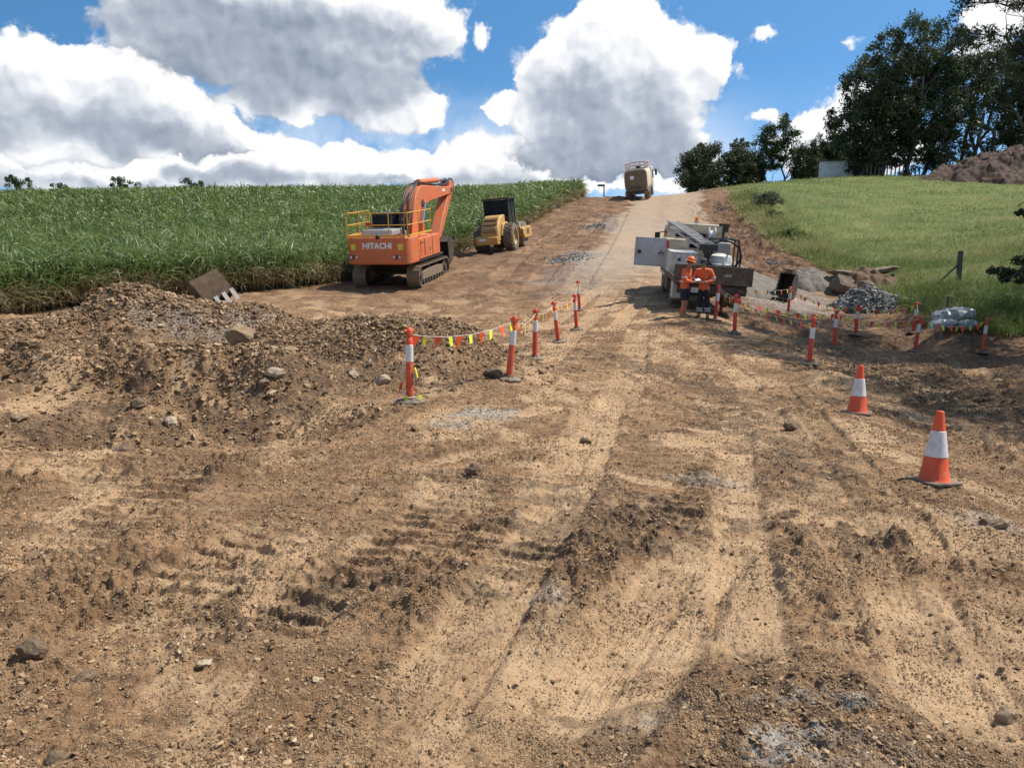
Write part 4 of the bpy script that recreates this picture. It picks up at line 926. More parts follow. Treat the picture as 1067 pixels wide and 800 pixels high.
def rrect(x0, x1, y0, y1, r, n=6, rear_only=True):
    pts = []
    for cx_, cy_, a0 in ((x1 - r, y0 + r, -90), (x1, y1, None), (x0, y1, None), (x0 + r, y0 + r, 180)):
        if a0 is None: pts.append((cx_, cy_)); continue
        for k in range(n + 1): a = R(a0 + 90 * k / n); pts.append((cx_ + r * math.cos(a), cy_ + r * math.sin(a)))
    return pts
b = MB(); b.prism(rrect(-1.5, 1.5, -3.25, -1.9, .42), 1.16, 2.36, 'z'); cw = b.build('counterweight', orange, ex, bevel=.07, seg=3)
text_mesh('lettering', 'HITACHI', .35, decal_w, cw, (.0, -3.257, 1.98), (R(90), 0, 0), .004, .012)
for x in (-1.22, .98):
    MB().box((x + .1, -3.252, 1.95), (.24 if x > 0 else .2, .012, .27)).build('warning_decal', decal_y, cw)
for x in (-1.12, .90):
    b = MB(); b.box((x, -3.25, 1.50), (.38, .02, .17)); b.build('reflector_plate', black_m, cw)
    for dx in (-.13, .13): MB().box((x + dx, -3.265, 1.5), (.09, .02, .12)).build('reflector', clear_l, cw)
    MB().box((x, -3.266, 1.5), (.10, .02, .10)).build('tail_light', red_l, cw)
b = MB(); b.bb(.36, 1.49, -1.89, 1.35, 1.24, 2.20); bd = b.build('side_body', orange, ex, bevel=.04)
for q in (((1.495, -1.45, 1.85), (.012, .42, .5)), ((1.495, -.55, 1.75), (.012, .9, .7))): MB().box(*q).build('access_panel', orange, bd, bevel=.005)
for q in (((1.503, -1.45, 1.98), (.012, .3, .06)), ((1.503, -.25, 1.6), (.012, .1, .14)), ((1.498, -1.1, 1.75), (.012, .025, .75)), ((1.498, .1, 1.72), (.012, .025, .9)), ((1.498, -1.68, 1.75), (.012, .02, .75))): MB().box(*q).build('vent', black_m, bd)
b = MB(); b.bb(-1.49, -.62, -1.89, .05, 1.24, 2.20); b.build('side_body', orange, ex, bevel=.04)
b = MB(); b.bb(-1.46, 1.46, -1.88, 1.9, 1.12, 1.235); b.build('deck', black_m, ex, bevel=.02)
b = MB(); b.bb(-.60, .34, -1.88, .1, 1.26, 2.15); b.build('engine_bay', dark_steel, ex)
b = MB(); b.prism([(-2.75, 2.38), (-1.0, 2.38), (-1.15, 2.62), (-2.6, 2.66)], -.95, .55, 'x'); b.bb(-.95, .35, -.98, -.2, 2.22, 2.46); hd = b.build('engine_hood', grey_p, ex, bevel=.06)
b = MB()
for k in range(6): b.bb(-.85 + k * .14, -.78 + k * .14, -2.4, -1.4, 2.662, 2.674)
b.build('louvre', black_m, hd)
b = MB(); b.cyl((.65, -1.5, 2.3), (.65, -1.5, 2.95), .07); b.cyl((.65, -1.5, 2.95), (.65, -1.62, 3.05), .06); b.build('exhaust', dark_steel, ex)
# cab: posts, roof, panes, seat
cb = MB(); cb.bb(-1.49, -.5, .12, 1.95, 1.26, 1.95); cb.bb(-1.50, -.49, .1, 1.7, 3.12, 3.24)
for x in (-1.45, -.54):
    for y in (.16, .95, 1.75): cb.bb(x - .045, x + .045, y - .045, y + .045, 1.9, 3.15)
cb.bb(-1.49, -.5, .12, .2, 1.95, 2.45)
cabo = cb.build('cab', black_m, ex, bevel=.03)
b = MB(); b.bb(-1.40, -.59, .15, .165, 2.46, 3.11); b.bb(-1.475, -1.465, .2, 1.72, 1.97, 3.1); b.bb(-.53, -.52, .2, 1.72, 1.97, 3.1); b.bb(-1.40, -.59, 1.76, 1.775, 1.97, 3.1); b.build('window', glass, cabo)
text_mesh('lettering', 'HITACHI', .13, pmat('faded_decal', (.35, .35, .35), .5), cabo, (-1.0, .098, 2.30), (R(90), 0, 0), .003)
b = MB(); b.bb(-1.25, -.75, .55, .68, 1.95, 2.85); b.bb(-1.25, -.75, .55, 1.05, 1.95, 2.1); b.build('seat', black_m, cabo, bevel=.03)
# railings
b = MB(); r_ = .024; zt, zm, zb = 3.40, 2.88, 2.36
def rail(pts, z): b.tube([(x, y, z) for x, y in pts], r_, 6)
lf = [(-1.42, -.4), (-1.42, -3.1)]; rr_ = [(-1.42, -3.14), (1.42, -3.14)]; rt = [(1.42, -3.1), (1.42, .2)]
for z in (zt, zm):
    rail(lf, z); rail(rr_, z); rail(rt, z)
for p_ in [(-1.42, -.4), (-1.42, -1.7), (-1.42, -3.14), (-.45, -3.14), (.55, -3.14), (1.42, -3.14), (1.42, -1.6), (1.42, .2)]: b.tube([(*p_, 2.2), (*p_, zt)], r_, 6)
b.build('railing', yellow_rail, ex)
for q in ((-1.46, -1.38, -3.0, -.3, 2.372, 2.45), (1.38, 1.46, -3.0, .2, 2.372, 2.45), (-1.3, 1.3, -3.17, -3.11, 2.372, 2.45)): MB().bb(*q).build('kick_board', yellow_rail, ex)
MB().bb(-.5, -.2, -3.19, -3.15, 2.86, 3.0).build('rail_sign', pmat('red_sign', (.5, .05, .03), .5), ex)
b = MB(); b.cyl((.05, -3.19, 2.40), (.05, -3.3, 2.36), .09, n=12); b.build('rear_camera', black_m, ex)
# boom
bx = .12
def T(y, z, sh=0.0):
    y2 = .4 + (y - .4) * (1.30 if y > .4 else 1); z2 = 1.75 + (z - 1.75) * (.83 if z > 1.75 else 1)
    return (y2 - max(0, 4.4 - z) * sh, z2)
def TP(l, sh=0.0): return [T(y, z, sh) for y, z in l]
bo = MB(); bo.prism(TP([(.30, 1.45), (.78, 1.50), (1.12, 2.15), (1.74, 3.50), (2.15, 3.88), (2.7, 4.05), (5.75, 4.36), (5.98, 4.60), (5.85, 4.82), (4.2, 4.86), (2.3, 5.02), (1.55, 4.98), (1.05, 4.60), (.55, 3.2), (.15, 1.85)]), bx - .32, bx + .32, 'x')
boom = bo.build('boom', orange, ex, bevel=.03)
MB().bb(bx + .322, bx + .328, 5.6, 6.1, 4.08, 4.20).build('boom_decal', decal_w, boom)
for yy, zz, rr in ((1.72, 4.0, .17), (.5, 1.75, .14), (5.78, 4.6, .14)): q = T(yy, zz); MB().cyl((bx - .36, *q), (bx + .36, *q), rr, n=20).build('pivot_pin', dark_steel, boom)
for x in (bx - .47, bx + .47):
    b = MB(); b.cyl((x, 1.15, 1.35), (x, 1.48, 2.65), .12); b.build('boom_cylinder', orange, ex)
    b = MB(); b.cyl((x, 1.46, 2.6), (x, *T(1.72, 4.0)), .065); b.build('cylinder_rod', chrome, ex)
b = MB(); b.cyl((bx, *T(2.05, 5.22)), (bx, *T(4.6, 5.26)), .13); b.box((bx, *T(2.05, 5.1)), (.3, .3, .34)); b.build('stick_cylinder', orange, ex)
b = MB(); b.cyl((bx, *T(4.55, 5.26)), (bx, *T(6.02, 5.24)), .06); b.build('cylinder_rod', chrome, ex)
st_ = MB(); st_.prism(TP([(6.05, 5.20), (6.28, 5.05), (6.22, 4.55), (5.35, 3.0), (4.62, 1.72), (4.38, 1.62), (4.25, 1.85), (4.85, 3.2), (5.55, 4.45), (5.85, 5.15)], .22), bx - .26, bx + .26, 'x')
stick = st_.build('stick', orange, ex, bevel=.03)
b = MB(); b.cyl((bx, *T(6.24, 4.75, .22)), (bx, *T(5.55, 2.95, .22)), .11); b.build('bucket_cylinder', orange, stick)
b = MB(); b.cyl((bx, *T(5.57, 3.0, .22)), (bx, *T(5.22, 2.05, .22)), .055); b.build('cylinder_rod', chrome, stick)
b = MB()
for x in (bx - .25, bx + .2): b.prism(TP([(4.75, 2.05), (4.85, 1.98), (5.25, 1.98), (5.28, 2.1)], .22), x, x + .05, 'x'); b.prism(TP([(5.16, 2.08), (5.3, 2.08), (4.9, 1.45), (4.78, 1.5)], .22), x, x + .05, 'x')
b.build('linkage', dark_steel, stick)
b = MB()
for k, x in enumerate((bx - .22, bx - .12, bx + .1, bx + .2)):
    b.tube([(x, *T(y_, z_)) for y_, z_ in [(.2, 2.3), (.10, 3.1), (.5, 3.9 + .1 * k), (1.0, 4.75), (1.6, 5.12 + .04 * k), (2.6, 5.10), (4.4, 4.96), (5.5, 5.0), (6.1, 5.35), (6.42, 5.05), (6.3, 4.5), (5.85, 3.7)]], .034, 6)
    b.tube([(x, .25, 1.9), (x, -.05, 2.3 + .1 * k), (x, .22, 2.75), (x, .62, 3.35)], .034, 6)
for q in range(7): b.box((bx, *T(.30 + .15 * q, 2.2 + .40 * q)), (.5, .12, .1), (R(60), 0, 0))
b.build('hose', hosem, boom)
b = bucket_mb(1.35, 1.12); o = b.build('bucket', dark_steel, ex, bevel=.008); o.location = (bx, T(4.45, 1.7, .22)[0] + .1, 1.5); o.rotation_euler = (R(28), 0, 0)
t = bucket_teeth(1.35, 1.12).build('tooth', steel, o)
e_ = ears_mb(1.12).build('hanger', dark_steel, o)
p_ = W(411, 304, 38.2); EXH = 12
place(ex, p_[0] + .25, p_[1] + 1.6, EXH, slope_pitch(p_[0], p_[1], EXH) * .8, slope_roll(p_[0], p_[1], EXH) * .5)
# ------------------------------------------------------------------ roller
ro = empty('road_roller'); tag(ro, 'yellow single drum road roller with a black cab parked on the slope past the excavator', 'roller')
def tyre(name, x, y, r, w, parent, rimmat, lug=0, hub_out=1):
    mb = MB(); mb.lathe([(r * .58, -w / 2), (r * .9, -w / 2), (r * .985, -w * .38), (r, -w * .15), (r, w * .15), (r * .985, w * .38), (r * .9, w / 2), (r * .58, w / 2)], 36, (x, y, r), 'x', True)
    if lug:
        for k in range(lug):
            a = 2 * math.pi * k / lug
            for j in (-1, 0, 1):
                aa = a + (j % 2) * math.pi / lug
                mb.box((x + j * w * .31, y + (r + .01) * math.cos(aa), r + (r + .01) * math.sin(aa)), (w * .26, .13, .06), (aa - math.pi / 2 , 0, 0))
    t = mb.build(name, rubber, parent)
    h = MB(); h.lathe([(.02, hub_out * w * .30), (r * .2, hub_out * w * .32), (r * .24, hub_out * w * .2), (r * .5, hub_out * w * .22), (r * .6, hub_out * w * .46), (r * .585, hub_out * w * .10), (.02, hub_out * w * .05)], 28, (x, y, r), 'x')
    h.build('rim', rimmat, t); return t
tyre('wheel', .90, 0, .80, .60, ro, yellow_m, 22, 1); tyre('wheel', -.90, 0, .80, .60, ro, yellow_m, 22, -1)
MB().cyl((-.7, 0, .8), (.7, 0, .8), .16).build('axle', dark_steel, ro)
b = MB(); b.prism([(-1.35, .62), (-1.42, .95), (-1.36, 1.18), (-1.20, 1.52), (-.75, 1.92), (-.25, 2.12), (.42, 2.14), (.42, 1.0), (.2, .72)], -.53, .53, 'x'); hood = b.build('hood', yellow_m, ro, bevel=.09, seg=3)
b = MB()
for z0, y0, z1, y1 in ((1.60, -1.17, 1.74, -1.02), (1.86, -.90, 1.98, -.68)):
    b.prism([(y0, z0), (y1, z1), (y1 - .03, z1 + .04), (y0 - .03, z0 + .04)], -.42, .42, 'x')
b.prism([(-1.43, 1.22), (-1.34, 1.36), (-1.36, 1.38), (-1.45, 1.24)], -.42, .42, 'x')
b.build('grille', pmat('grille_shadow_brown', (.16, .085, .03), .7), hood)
b = MB(); b.prism([(-1.50, .50), (-1.52, .92), (-1.30, 1.0), (-.9, 1.0), (-.9, .45)], -.86, .50, 'x'); bump = b.build('rear_bumper', yellow_m, ro, bevel=.05)
b = MB(); b.box((-.78, -1.52, .80), (.16, .03, .14)); b.build('tail_light', amber, bump)
b = MB(); b.box((-.42, -1.525, .80), (.42, .012, .13)); b.build('number_plate', decal_w, bump)
for x in (-.66, .54): MB().prism([(-.95, .95), (.30, 1.0), (.45, 1.72), (-.55, 1.62)], x, x + .12, 'x').build('mudguard', yellow_m, ro, bevel=.04)
b = MB(); b.bb(-.74, .74, .50, 1.9, .95, 1.6); b.bb(-.86, .86, .38, 1.98, 3.0, 3.10)
for x in (-.74, .74):
    for y in (.5, 1.2, 1.88): b.bb(x - .045, x + .045, y - .045, y + .045, 1.55, 3.02)
b.bb(-.74, .74, .48, .54, 1.6, 2.0)
rc = b.build('cab', black_m, ro, bevel=.02)
b = MB(); b.bb(-.70, .70, .50, .512, 2.02, 2.98); b.bb(-.70, .70, 1.87, 1.882, 1.62, 2.98); b.bb(-.75, -.738, .55, 1.84, 1.62, 2.98); b.bb(.738, .75, .55, 1.84, 1.62, 2.98); b.build('window', glass, rc)
b = MB(); b.bb(-.3, .3, .8, .95, 1.6, 2.5); b.bb(-.3, .3, .8, 1.3, 1.6, 1.8); b.build('seat', black_m, rc, bevel=.04)
b = MB(); b.cyl((-.35, .6, 3.1), (-.35, .6, 3.22), .07); b.build('beacon', amber, rc)
MB().cyl((.62, .55, 3.1), (.62, .55, 3.16), .06).build('beacon', amber, rc)
b = MB(); b.bb(-.35, .35, 1.9, 2.4, .55, 1.05); b.bb(-.5, .5, 2.0, 2.3, 1.0, 1.3); b.build('articulation_joint', dark_steel, ro)
b = MB()
for x in (-1.18, 1.0): b.prism([(2.0, .85), (2.3, .55), (4.1, .55), (4.15, 1.02), (3.9, 1.25), (2.3, 1.25), (2.0, 1.15)], x, x + .18, 'x')
b.bb(-1.0, 1.0, 2.02, 2.34, .7, 1.3); b.bb(-1.0, 1.0, 3.95, 4.12, .7, 1.0)
df = b.build('drum_frame', yellow_m, ro, bevel=.04)
MB().box((1.185, 3.1, .95), (.012, .5, .3)).build('frame_panel', dark_steel, df)
b = MB(); b.lathe([(.60, -1.0), (.78, -.99), (.78, .99), (.60, 1.0)], 48, (0, 3.1, .78), 'x'); b.build('drum', steel, ro)
b = MB(); b.bb(-.4, .9, 2.1, 2.5, 1.3, 1.55); b.tube([(.4, 2.0, 1.3), (.5, 2.3, 1.75), (.6, 2.9, 1.5), (.7, 3.1, 1.3)], .05, 6); b.tube([(.75, 1.9, 1.2), (.85, 2.2, 1.6), (.8, 2.6, 1.3)], .04, 6); b.build('hydraulic_lines', grey_p, ro)
p_ = W(518.5, 264.5, 48.5); place(ro, p_[0], p_[1] + .6, 15, slope_pitch(p_[0], p_[1], 15) * .8, slope_roll(p_[0], p_[1], 15) * .7)
# ------------------------------------------------------------------ tray truck (origin under the tail, y forward)
dim_red = pmat('dusty_red_lens', (.20, .03, .02), .5, 0, (.2, .13, .08), .5, 5)
tk = empty('tray_truck'); tag(tk, 'dirty white tray truck backed onto the site behind the two workers, its locker door open', 'truck')
for y, dual in ((1.75, True), (5.95, False)):
    for s in (-1, 1):
        tyre('wheel', s * (.93 if not dual else 1.0), y, .44, .25, tk, white_p if not dual else dark_steel, 0, s)
        if dual: tyre('wheel', s * .70, y, .44, .24, tk, dark_steel, 0, s)
b = MB(); b.bb(-.45, -.33, .1, 7.2, .62, .84); b.bb(.33, .45, .1, 7.2, .62, .84)
for y in (.2, 1.2, 2.6, 4.2, 5.4, 6.8): b.bb(-.33, .33, y, y + .1, .66, .8)
b.cyl((-.9, 1.75, .44), (.9, 1.75, .44), .09); b.cyl((-.9, 5.95, .44), (.9, 5.95, .44), .07); b.build('chassis', dark_steel, tk)
b = MB(); b.bb(-1.22, 1.22, .02, 5.35, .90, 1.0)
for y in np.arange(.3, 5.2, .55): b.bb(-1.15, 1.15, y, y + .08, .82, .9)
deck = b.build('tray', brown_board, tk, bevel=.01)
b = MB(); b.bb(-1.24, 1.24, -.045, .0, .92, 1.50); b.bb(-1.24, 1.24, -.07, -.045, 1.44, 1.50); b.bb(-1.24, 1.24, -.07, -.045, .92, .98)
for x in (-1.2, -.4, .4, 1.2): b.bb(x - .03, x + .03, -.075, -.045, .98, 1.44)
tg = b.build('tailboard', brown_board, tk, bevel=.006)
fpap = pmat('faded_paper', (.42, .38, .33), .7)
for q in (((-.25, -.075, 1.2), (.4, .015, .10)), ((.45, -.075, 1.22), (.22, .015, .08))): MB().box(*q).build('tailboard_decal', fpap, tg)
b = MB(); b.bb(1.19, 1.24, 0, 5.3, 1.0, 1.32); b.build('side_board', brown_board, tk, bevel=.006)
b = MB(); b.bb(-1.22, -1.19, 0, 2.1, 1.0, 1.1); b.build('side_board', brown_board, tk, bevel=.006)
b = MB(); b.bb(-1.1, 1.1, .05, .12, .58, .86); b.build('rear_bar', dark_steel, tk)
for x in (-.95, .92):
    MB().bb(x - .11, x + .11, .02, .05, .68, .79).build('tail_light', dim_red, tk)
MB().bb(-.65, -.2, .02, .05, .62, .78).build('number_plate', light_grey, tk)
for s in (-1, 1): MB().bb(s * .86 - .28, s * .86 + .28, 1.12, 1.14, .2, .88).build('mudflap', rubber, tk)
MB().bb(-1.20, -.72, .45, 1.0, .35, .88).build('step_box', light_grey, tk, bevel=.02)
b = MB(); b.bb(-1.18, -.74, 2.6, 3.7, .38, .86); b.build('under_tray_locker', dark_steel, tk, bevel=.02)
b = MB(); b.prism([(5.5, .62), (7.35, .62), (7.42, 1.35), (7.2, 1.6), (6.95, 2.45), (6.6, 2.58), (5.6, 2.55), (5.5, 2.4)], -1.06, 1.06, 'x'); cabt = b.build('cab', white_p, tk, bevel=.06, seg=3)
b = MB(); b.bb(-.75, .75, 5.485, 5.498, 1.75, 2.3); b.build('rear_window', glass, cabt)
for s in (-1, 1):
    b = MB(); b.prism([(5.8, 1.55), (7.05, 1.55), (6.85, 2.35), (5.8, 2.35)], s * 1.068 - .006, s * 1.068 + .006, 'x'); b.build('side_window', glass, cabt)
    b = MB(); b.box((s * 1.32, 7.0, 2.0), (.2, .08, .42)); b.tube([(s * 1.05, 7.0, 2.25), (s * 1.3, 7.0, 2.2)], .02, 6); b.tube([(s * 1.05, 7.0, 1.7), (s * 1.3, 7.0, 1.78)], .02, 6); b.build('mirror', black_m, tk)
b = MB(); b.bb(-.9, .9, 5.9, 6.0, 2.60, 2.66); b.cyl((.05, 6.0, 2.66), (.05, 6.0, 2.72), .09); b.build('beacon_bar', light_grey, tk)
MB().lathe([(.085, 0), (.085, .10), (.05, .17), (.001, .18)], 16, (.05, 6.0, 2.72)).build('beacon', amber, tk)
b = MB(); b.bb(-1.1, 1.1, 5.30, 5.40, 1.0, 1.2); b.bb(-1.1, -1.02, 5.30, 5.40, 1.2, 2.62); b.bb(1.02, 1.1, 5.30, 5.40, 1.2, 2.62); b.bb(-1.1, 1.1, 5.30, 5.40, 2.50, 2.62)
for k in range(6): b.bb(-1.02, 1.02, 5.33, 5.36, 1.3 + k * .2, 1.33 + k * .2)
b.build('headboard', cream_p, tk, bevel=.01)
b = MB(); b.bb(-.55, 1.0, 4.95, 5.28, 2.38, 2.66); b.build('stowage_beam', cream_p, tk, bevel=.03)
# locker with open door
b = MB(); b.bb(-1.20, -.42, 3.7, 5.2, 1.003, 1.04); b.bb(-1.20, -.42, 3.7, 5.2, 2.05, 2.1); b.bb(-.46, -.42, 3.7, 5.2, 1.04, 2.05); b.bb(-1.20, -.46, 5.16, 5.2, 1.04, 2.05); b.bb(-1.20, -.46, 3.7, 3.74, 1.04, 2.05); b.bb(-1.15, -.46, 3.74, 5.16, 1.5, 1.53)
lk = b.build('locker', cream_p, tk, bevel=.006)
b = MB(); b.bb(-2.34, -1.22, 3.72, 3.76, 1.10, 2.12); b.bb(-2.34, -1.22, 3.70, 3.72, 1.10, 1.14); b.bb(-2.34, -1.22, 3.70, 3.72, 2.08, 2.12); b.bb(-2.34, -2.30, 3.70, 3.72, 1.14, 2.08); b.bb(-1.26, -1.22, 3.70, 3.72, 1.14, 2.08); dr = b.build('locker_door', light_grey, tk, bevel=.006)
b = MB(); b.cyl((-2.18, 3.70, 1.6), (-2.18, 3.66, 1.6), .07, n=12); b.tube([(-1.5, 3.69, 1.55), (-1.42, 3.66, 1.62), (-1.36, 3.66, 1.62), (-1.32, 3.69, 1.55)], .02, 6); b.build('latch', black_m, dr)
MB().bb(-1.215, -1.14, 3.62, 3.69, 1.78, 2.05).build('fire_extinguisher_bracket', red_l, lk, bevel=.02)
b = MB(); b.bb(-1.20, -.28, 2.05, 3.5, 1.003, 1.72); wb = b.build('toolbox', white_p, tk, bevel=.02)
b = MB(); b.bb(-1.2, -.28, 2.03, 3.52, 1.70, 1.76); b.build('lid', light_grey, wb, bevel=.01)
for x in (-.95, -.6): MB().bb(x, x + .1, 2.02, 2.05, 1.45, 1.55).build('latch', black_m, wb)
# folded loading crane lying over the tray: lattice jib from front left down to the rear middle
jb = MB(); A0 = Vector((-.95, 5.1, 2.62)); A1 = Vector((.02, 1.9, 1.98)); ax_ = (A1 - A0); dn = ax_.normalized(); sd = dn.cross(Vector((0, 0, 1))).normalized(); upv = sd.cross(dn)
for s in (-.2, .2):
    for u in (-.09, .09): jb.tube([A0 + sd * s + upv * u, A1 + sd * s + upv * u], .032, 6)
for k in range(17):
    q = A0 + ax_ * (k + .5) / 17; jb.tube([q - sd * .2 + upv * .09, q + sd * .2 + upv * .09], .022, 6)
    if k < 16:
        for s in (-.2, .2): jb.tube([q + sd * s - upv * .09, q + ax_ / 17 + sd * s + upv * .09], .016, 5)
jib = jb.build('ramp_jib', alu, tk)
b = MB(); b.tube([A1 - sd * .2, Vector((A1.x - .2, A1.y - .02, 1.0))], .05, 6); b.tube([A1 + sd * .2, Vector((A1.x + .2, A1.y - .06, 1.0))], .05, 6); b.box((A1.x, A1.y, A1.z - .02), (.62, .16, .2)); b.build('jib_stand', dark_steel, tk)
# pump set with white tank, hose loop and reel
b = MB(); b.lathe([(.01, 1.02), (.40, 1.03), (.42, 1.1), (.42, 1.55), (.38, 1.66), (.12, 1.74), (.01, 1.75)], 28, (.62, 3.0, 0)); b.build('water_tank', white_p, tk)
b = MB(); b.bb(.2, 1.08, 2.35, 2.7, 1.003, 1.14); b.bb(.3, .95, 2.38, 2.66, 1.14, 1.4); b.build('pump', white_p, tk, bevel=.02)
b = MB(); b.bb(.15, 1.05, 3.6, 4.6, 1.003, 1.95); b.bb(.2, 1.0, 3.3, 3.5, 1.7, 2.1); b.build('generator', grey_p, tk, bevel=.04)
b = MB()
for x in (.12, 1.12): b.tube([(x, 2.5, 1.0), (x, 2.5, 2.25), (x, 3.3, 2.25), (x, 3.3, 1.0)], .035, 6)
b.tube([(.12, 2.5, 2.25), (1.12, 2.5, 2.25)], .035, 6); b.tube([(.12, 3.3, 2.25), (1.12, 3.3, 2.25)], .035, 6)
b.tube([(.62, 2.9, 2.25), (.62, 2.9, 2.75)], .05, 8); b.box((.62, 2.9, 2.72), (.34, .14, .10)); b.box((.7, 2.9, 2.58), (.14, .2, .2)); b.build('hoist_frame', dark_steel, tk)
b = MB(); b.lathe([(.1, -.12), (.30, -.12), (.30, -.09), (.2, -.07), (.2, .07), (.30, .09), (.30, .12), (.1, .12)], 24, (.22, 2.9, 2.32), 'x'); rl = b.build('hose_reel', pmat('reel_white', (.6, .58, .55), .5, 0, DUST, .3), tk)
MB().lathe([(.01, -.131), (.12, -.131), (.12, -.121), (.01, -.121)], 16, (.22, 2.9, 2.32), 'x').build('reel_label', red_l, rl)
b = MB(); loop = []
for k in range(26):
    a = R(200 + 320 * k / 25); loop.append((.62 + .56 * math.cos(a), 2.25 + .05 * math.sin(a * 2), 1.72 + .50 * math.sin(a)))
b.tube(loop, .036, 7); b.tube([(.1, 2.3, 1.9), (-.05, 2.3, 1.4), (.2, 2.28, 1.1), (.7, 2.3, 1.05)], .033, 7); b.tube([(1.1, 2.3, 2.1), (1.22, 2.3, 1.7), (1.17, 2.25, 1.2), (1.0, 2.2, 1.03)], .033, 7); b.build('hose', hosem, tk)
b = MB(); b.lathe([(.16, 1.01), (.28, 1.02), (.30, 1.1), (.27, 1.18), (.16, 1.18)], 20, (-.2, 1.1, 0)); b.build('hose_coil', hosem, tk)
b = MB(); b.bb(.1, .5, .5, 1.0, 1.003, 1.3); b.build('crate', pmat('blue_grey_crate', (.10, .13, .16), .6, 0, DUST, .4), tk, bevel=.02)
b = MB(); b.bb(-.75, -.45, 1.2, 1.6, 1.003, 1.42); b.cyl((-.6, 1.3, 1.42), (-.6, 1.3, 1.5), .04); b.build('fuel_can', pmat('fuel_can_red', (.35, .03, .02), .5, 0, DUST, .3), tk, bevel=.03)
b = MB()
for k in range(5): b.tube([(.95 + .05 * k, .2, 1.03 + .012 * (k % 2)), (1.0 + .03 * k, 2.2, 1.03 + .012 * (k % 2))], .022, 6)
b.build('pipe_bundle', steel, tk)
TKX, TKY, TKH = W(739, 327, 26.4)[0], W(745, 327, 26.4)[1], 5.5
place(tk, TKX, TKY, TKH, slope_pitch(TKX, TKY, TKH, 6), slope_roll(TKX, TKY + 2, TKH) * .5, .03)
# ------------------------------------------------------------------ water truck on the crest
wt = empty('water_truck'); tag(wt, 'cream water truck with orange top rails driving over the crest of the road', 'truck')
for y in (1.3, 2.65):
    for s in (-1, 1): tyre('wheel', s * .92, y, .50, .52, wt, cream_p, 0, s)
for s in (-1, 1): tyre('wheel', s * .98, 6.6, .50, .3, wt, cream_p, 0, s)
b = MB(); b.bb(-.45, .45, .2, 8.0, .7, .95); b.bb(-1.1, 1.1, .12, .3, .55, .95); b.build('chassis', dark_steel, wt)
prof = []
for k in range(28):
    a = 2 * math.pi * k / 28; c_, s_ = math.cos(a), math.sin(a)
    prof.append((1.14 * math.copysign(abs(c_) ** .34, c_), 1.93 + 1.05 * math.copysign(abs(s_) ** .42, s_)))
b = MB(); b.prism(prof, .25, 5.4, 'y'); tank = b.build('tank', cream_p, wt, bevel=.05)
b = MB(); b.prism([(x * .92, 1.93 + (z - 1.93) * .9) for x, z in prof], .20, .246, 'y'); b.bb(-1.0, 1.0, .12, .2, 1.02, 1.12); b.build('rear_bulkhead', pmat('muddy_back', (.27, .19, .11), .8, 0, (.10, .07, .045), .5, 2, .3), tank)
b = MB(); b.cyl((-.95, .08, .85), (.95, .08, .85), .06); b.bb(-.5, .5, .02, .12, 1.15, 1.3)
for x in (-.8, -.3, .3, .8): b.prism([(.12, .78), (-.1, .62), (-.1, .68), (.12, .9)], x - .13, x + .13, 'x')
b.build('spray_bar', dark_steel, wt)
for x in (-.98, .85): MB().bb(x - .17, x + .17, .05, .11, .58, .82).build('tail_light', amber, wt)
b = MB(); b.box((-.35, .18, 2.2), (.36, .03, .34)); b.build('rear_sign', decal_w, wt)
b = MB(); zz = 2.98
for z in (zz + .3, zz + .6): b.tube([(-.95, .4, z), (.95, .4, z), (.95, 4.9, z), (-.95, 4.9, z), (-.95, .4, z)], .03, 6)
for y in np.linspace(.4, 4.9, 6):
    for x in (-.95, .95): b.tube([(x, y, zz - .15), (x, y, zz + .6)], .03, 6)
for x in (-.5, 0, .5): b.tube([(x, .4, zz - .1), (x, .4, zz + .6)], .03, 6)
b.build('railing', pmat('orange_rail', (.66, .30, .15), .6, 0, (.6, .5, .4), .5, 4), wt)
b = MB(); b.bb(-.8, .8, .6, 4.6, 2.94, 3.0); b.cyl((.2, 2, 3.0), (.2, 2, 3.25), .25); b.build('walkway', dark_steel, wt)
b = MB(); b.prism([(5.7, .8), (7.9, .8), (7.95, 1.8), (7.7, 2.75), (7.3, 2.95), (5.8, 2.95), (5.7, 2.8)], -1.2, 1.2, 'x'); wc = b.build('cab', white_p, wt, bevel=.06)
for s in (-1, 1):
    b = MB(); b.prism([(6.1, 1.8), (7.6, 1.8), (7.45, 2.6), (6.1, 2.6)], s * 1.208 - .006, s * 1.208 + .006, 'x'); b.build('side_window', glass, wc)
    b = MB(); b.box((s * 1.50, 7.5, 2.3), (.22, .1, .6)); b.tube([(s * 1.2, 7.5, 2.6), (s * 1.5, 7.5, 2.6)], .025, 6); b.tube([(s * 1.2, 7.5, 2.0), (s * 1.5, 7.5, 2.02)], .025, 6); b.build('mirror', black_m, wt)
p_ = W(664, 211.5, 81); place(wt, p_[0], p_[1], 13.5, slope_pitch(p_[0], p_[1], 13.5), slope_roll(p_[0], p_[1], 13.5) - 7, .02)
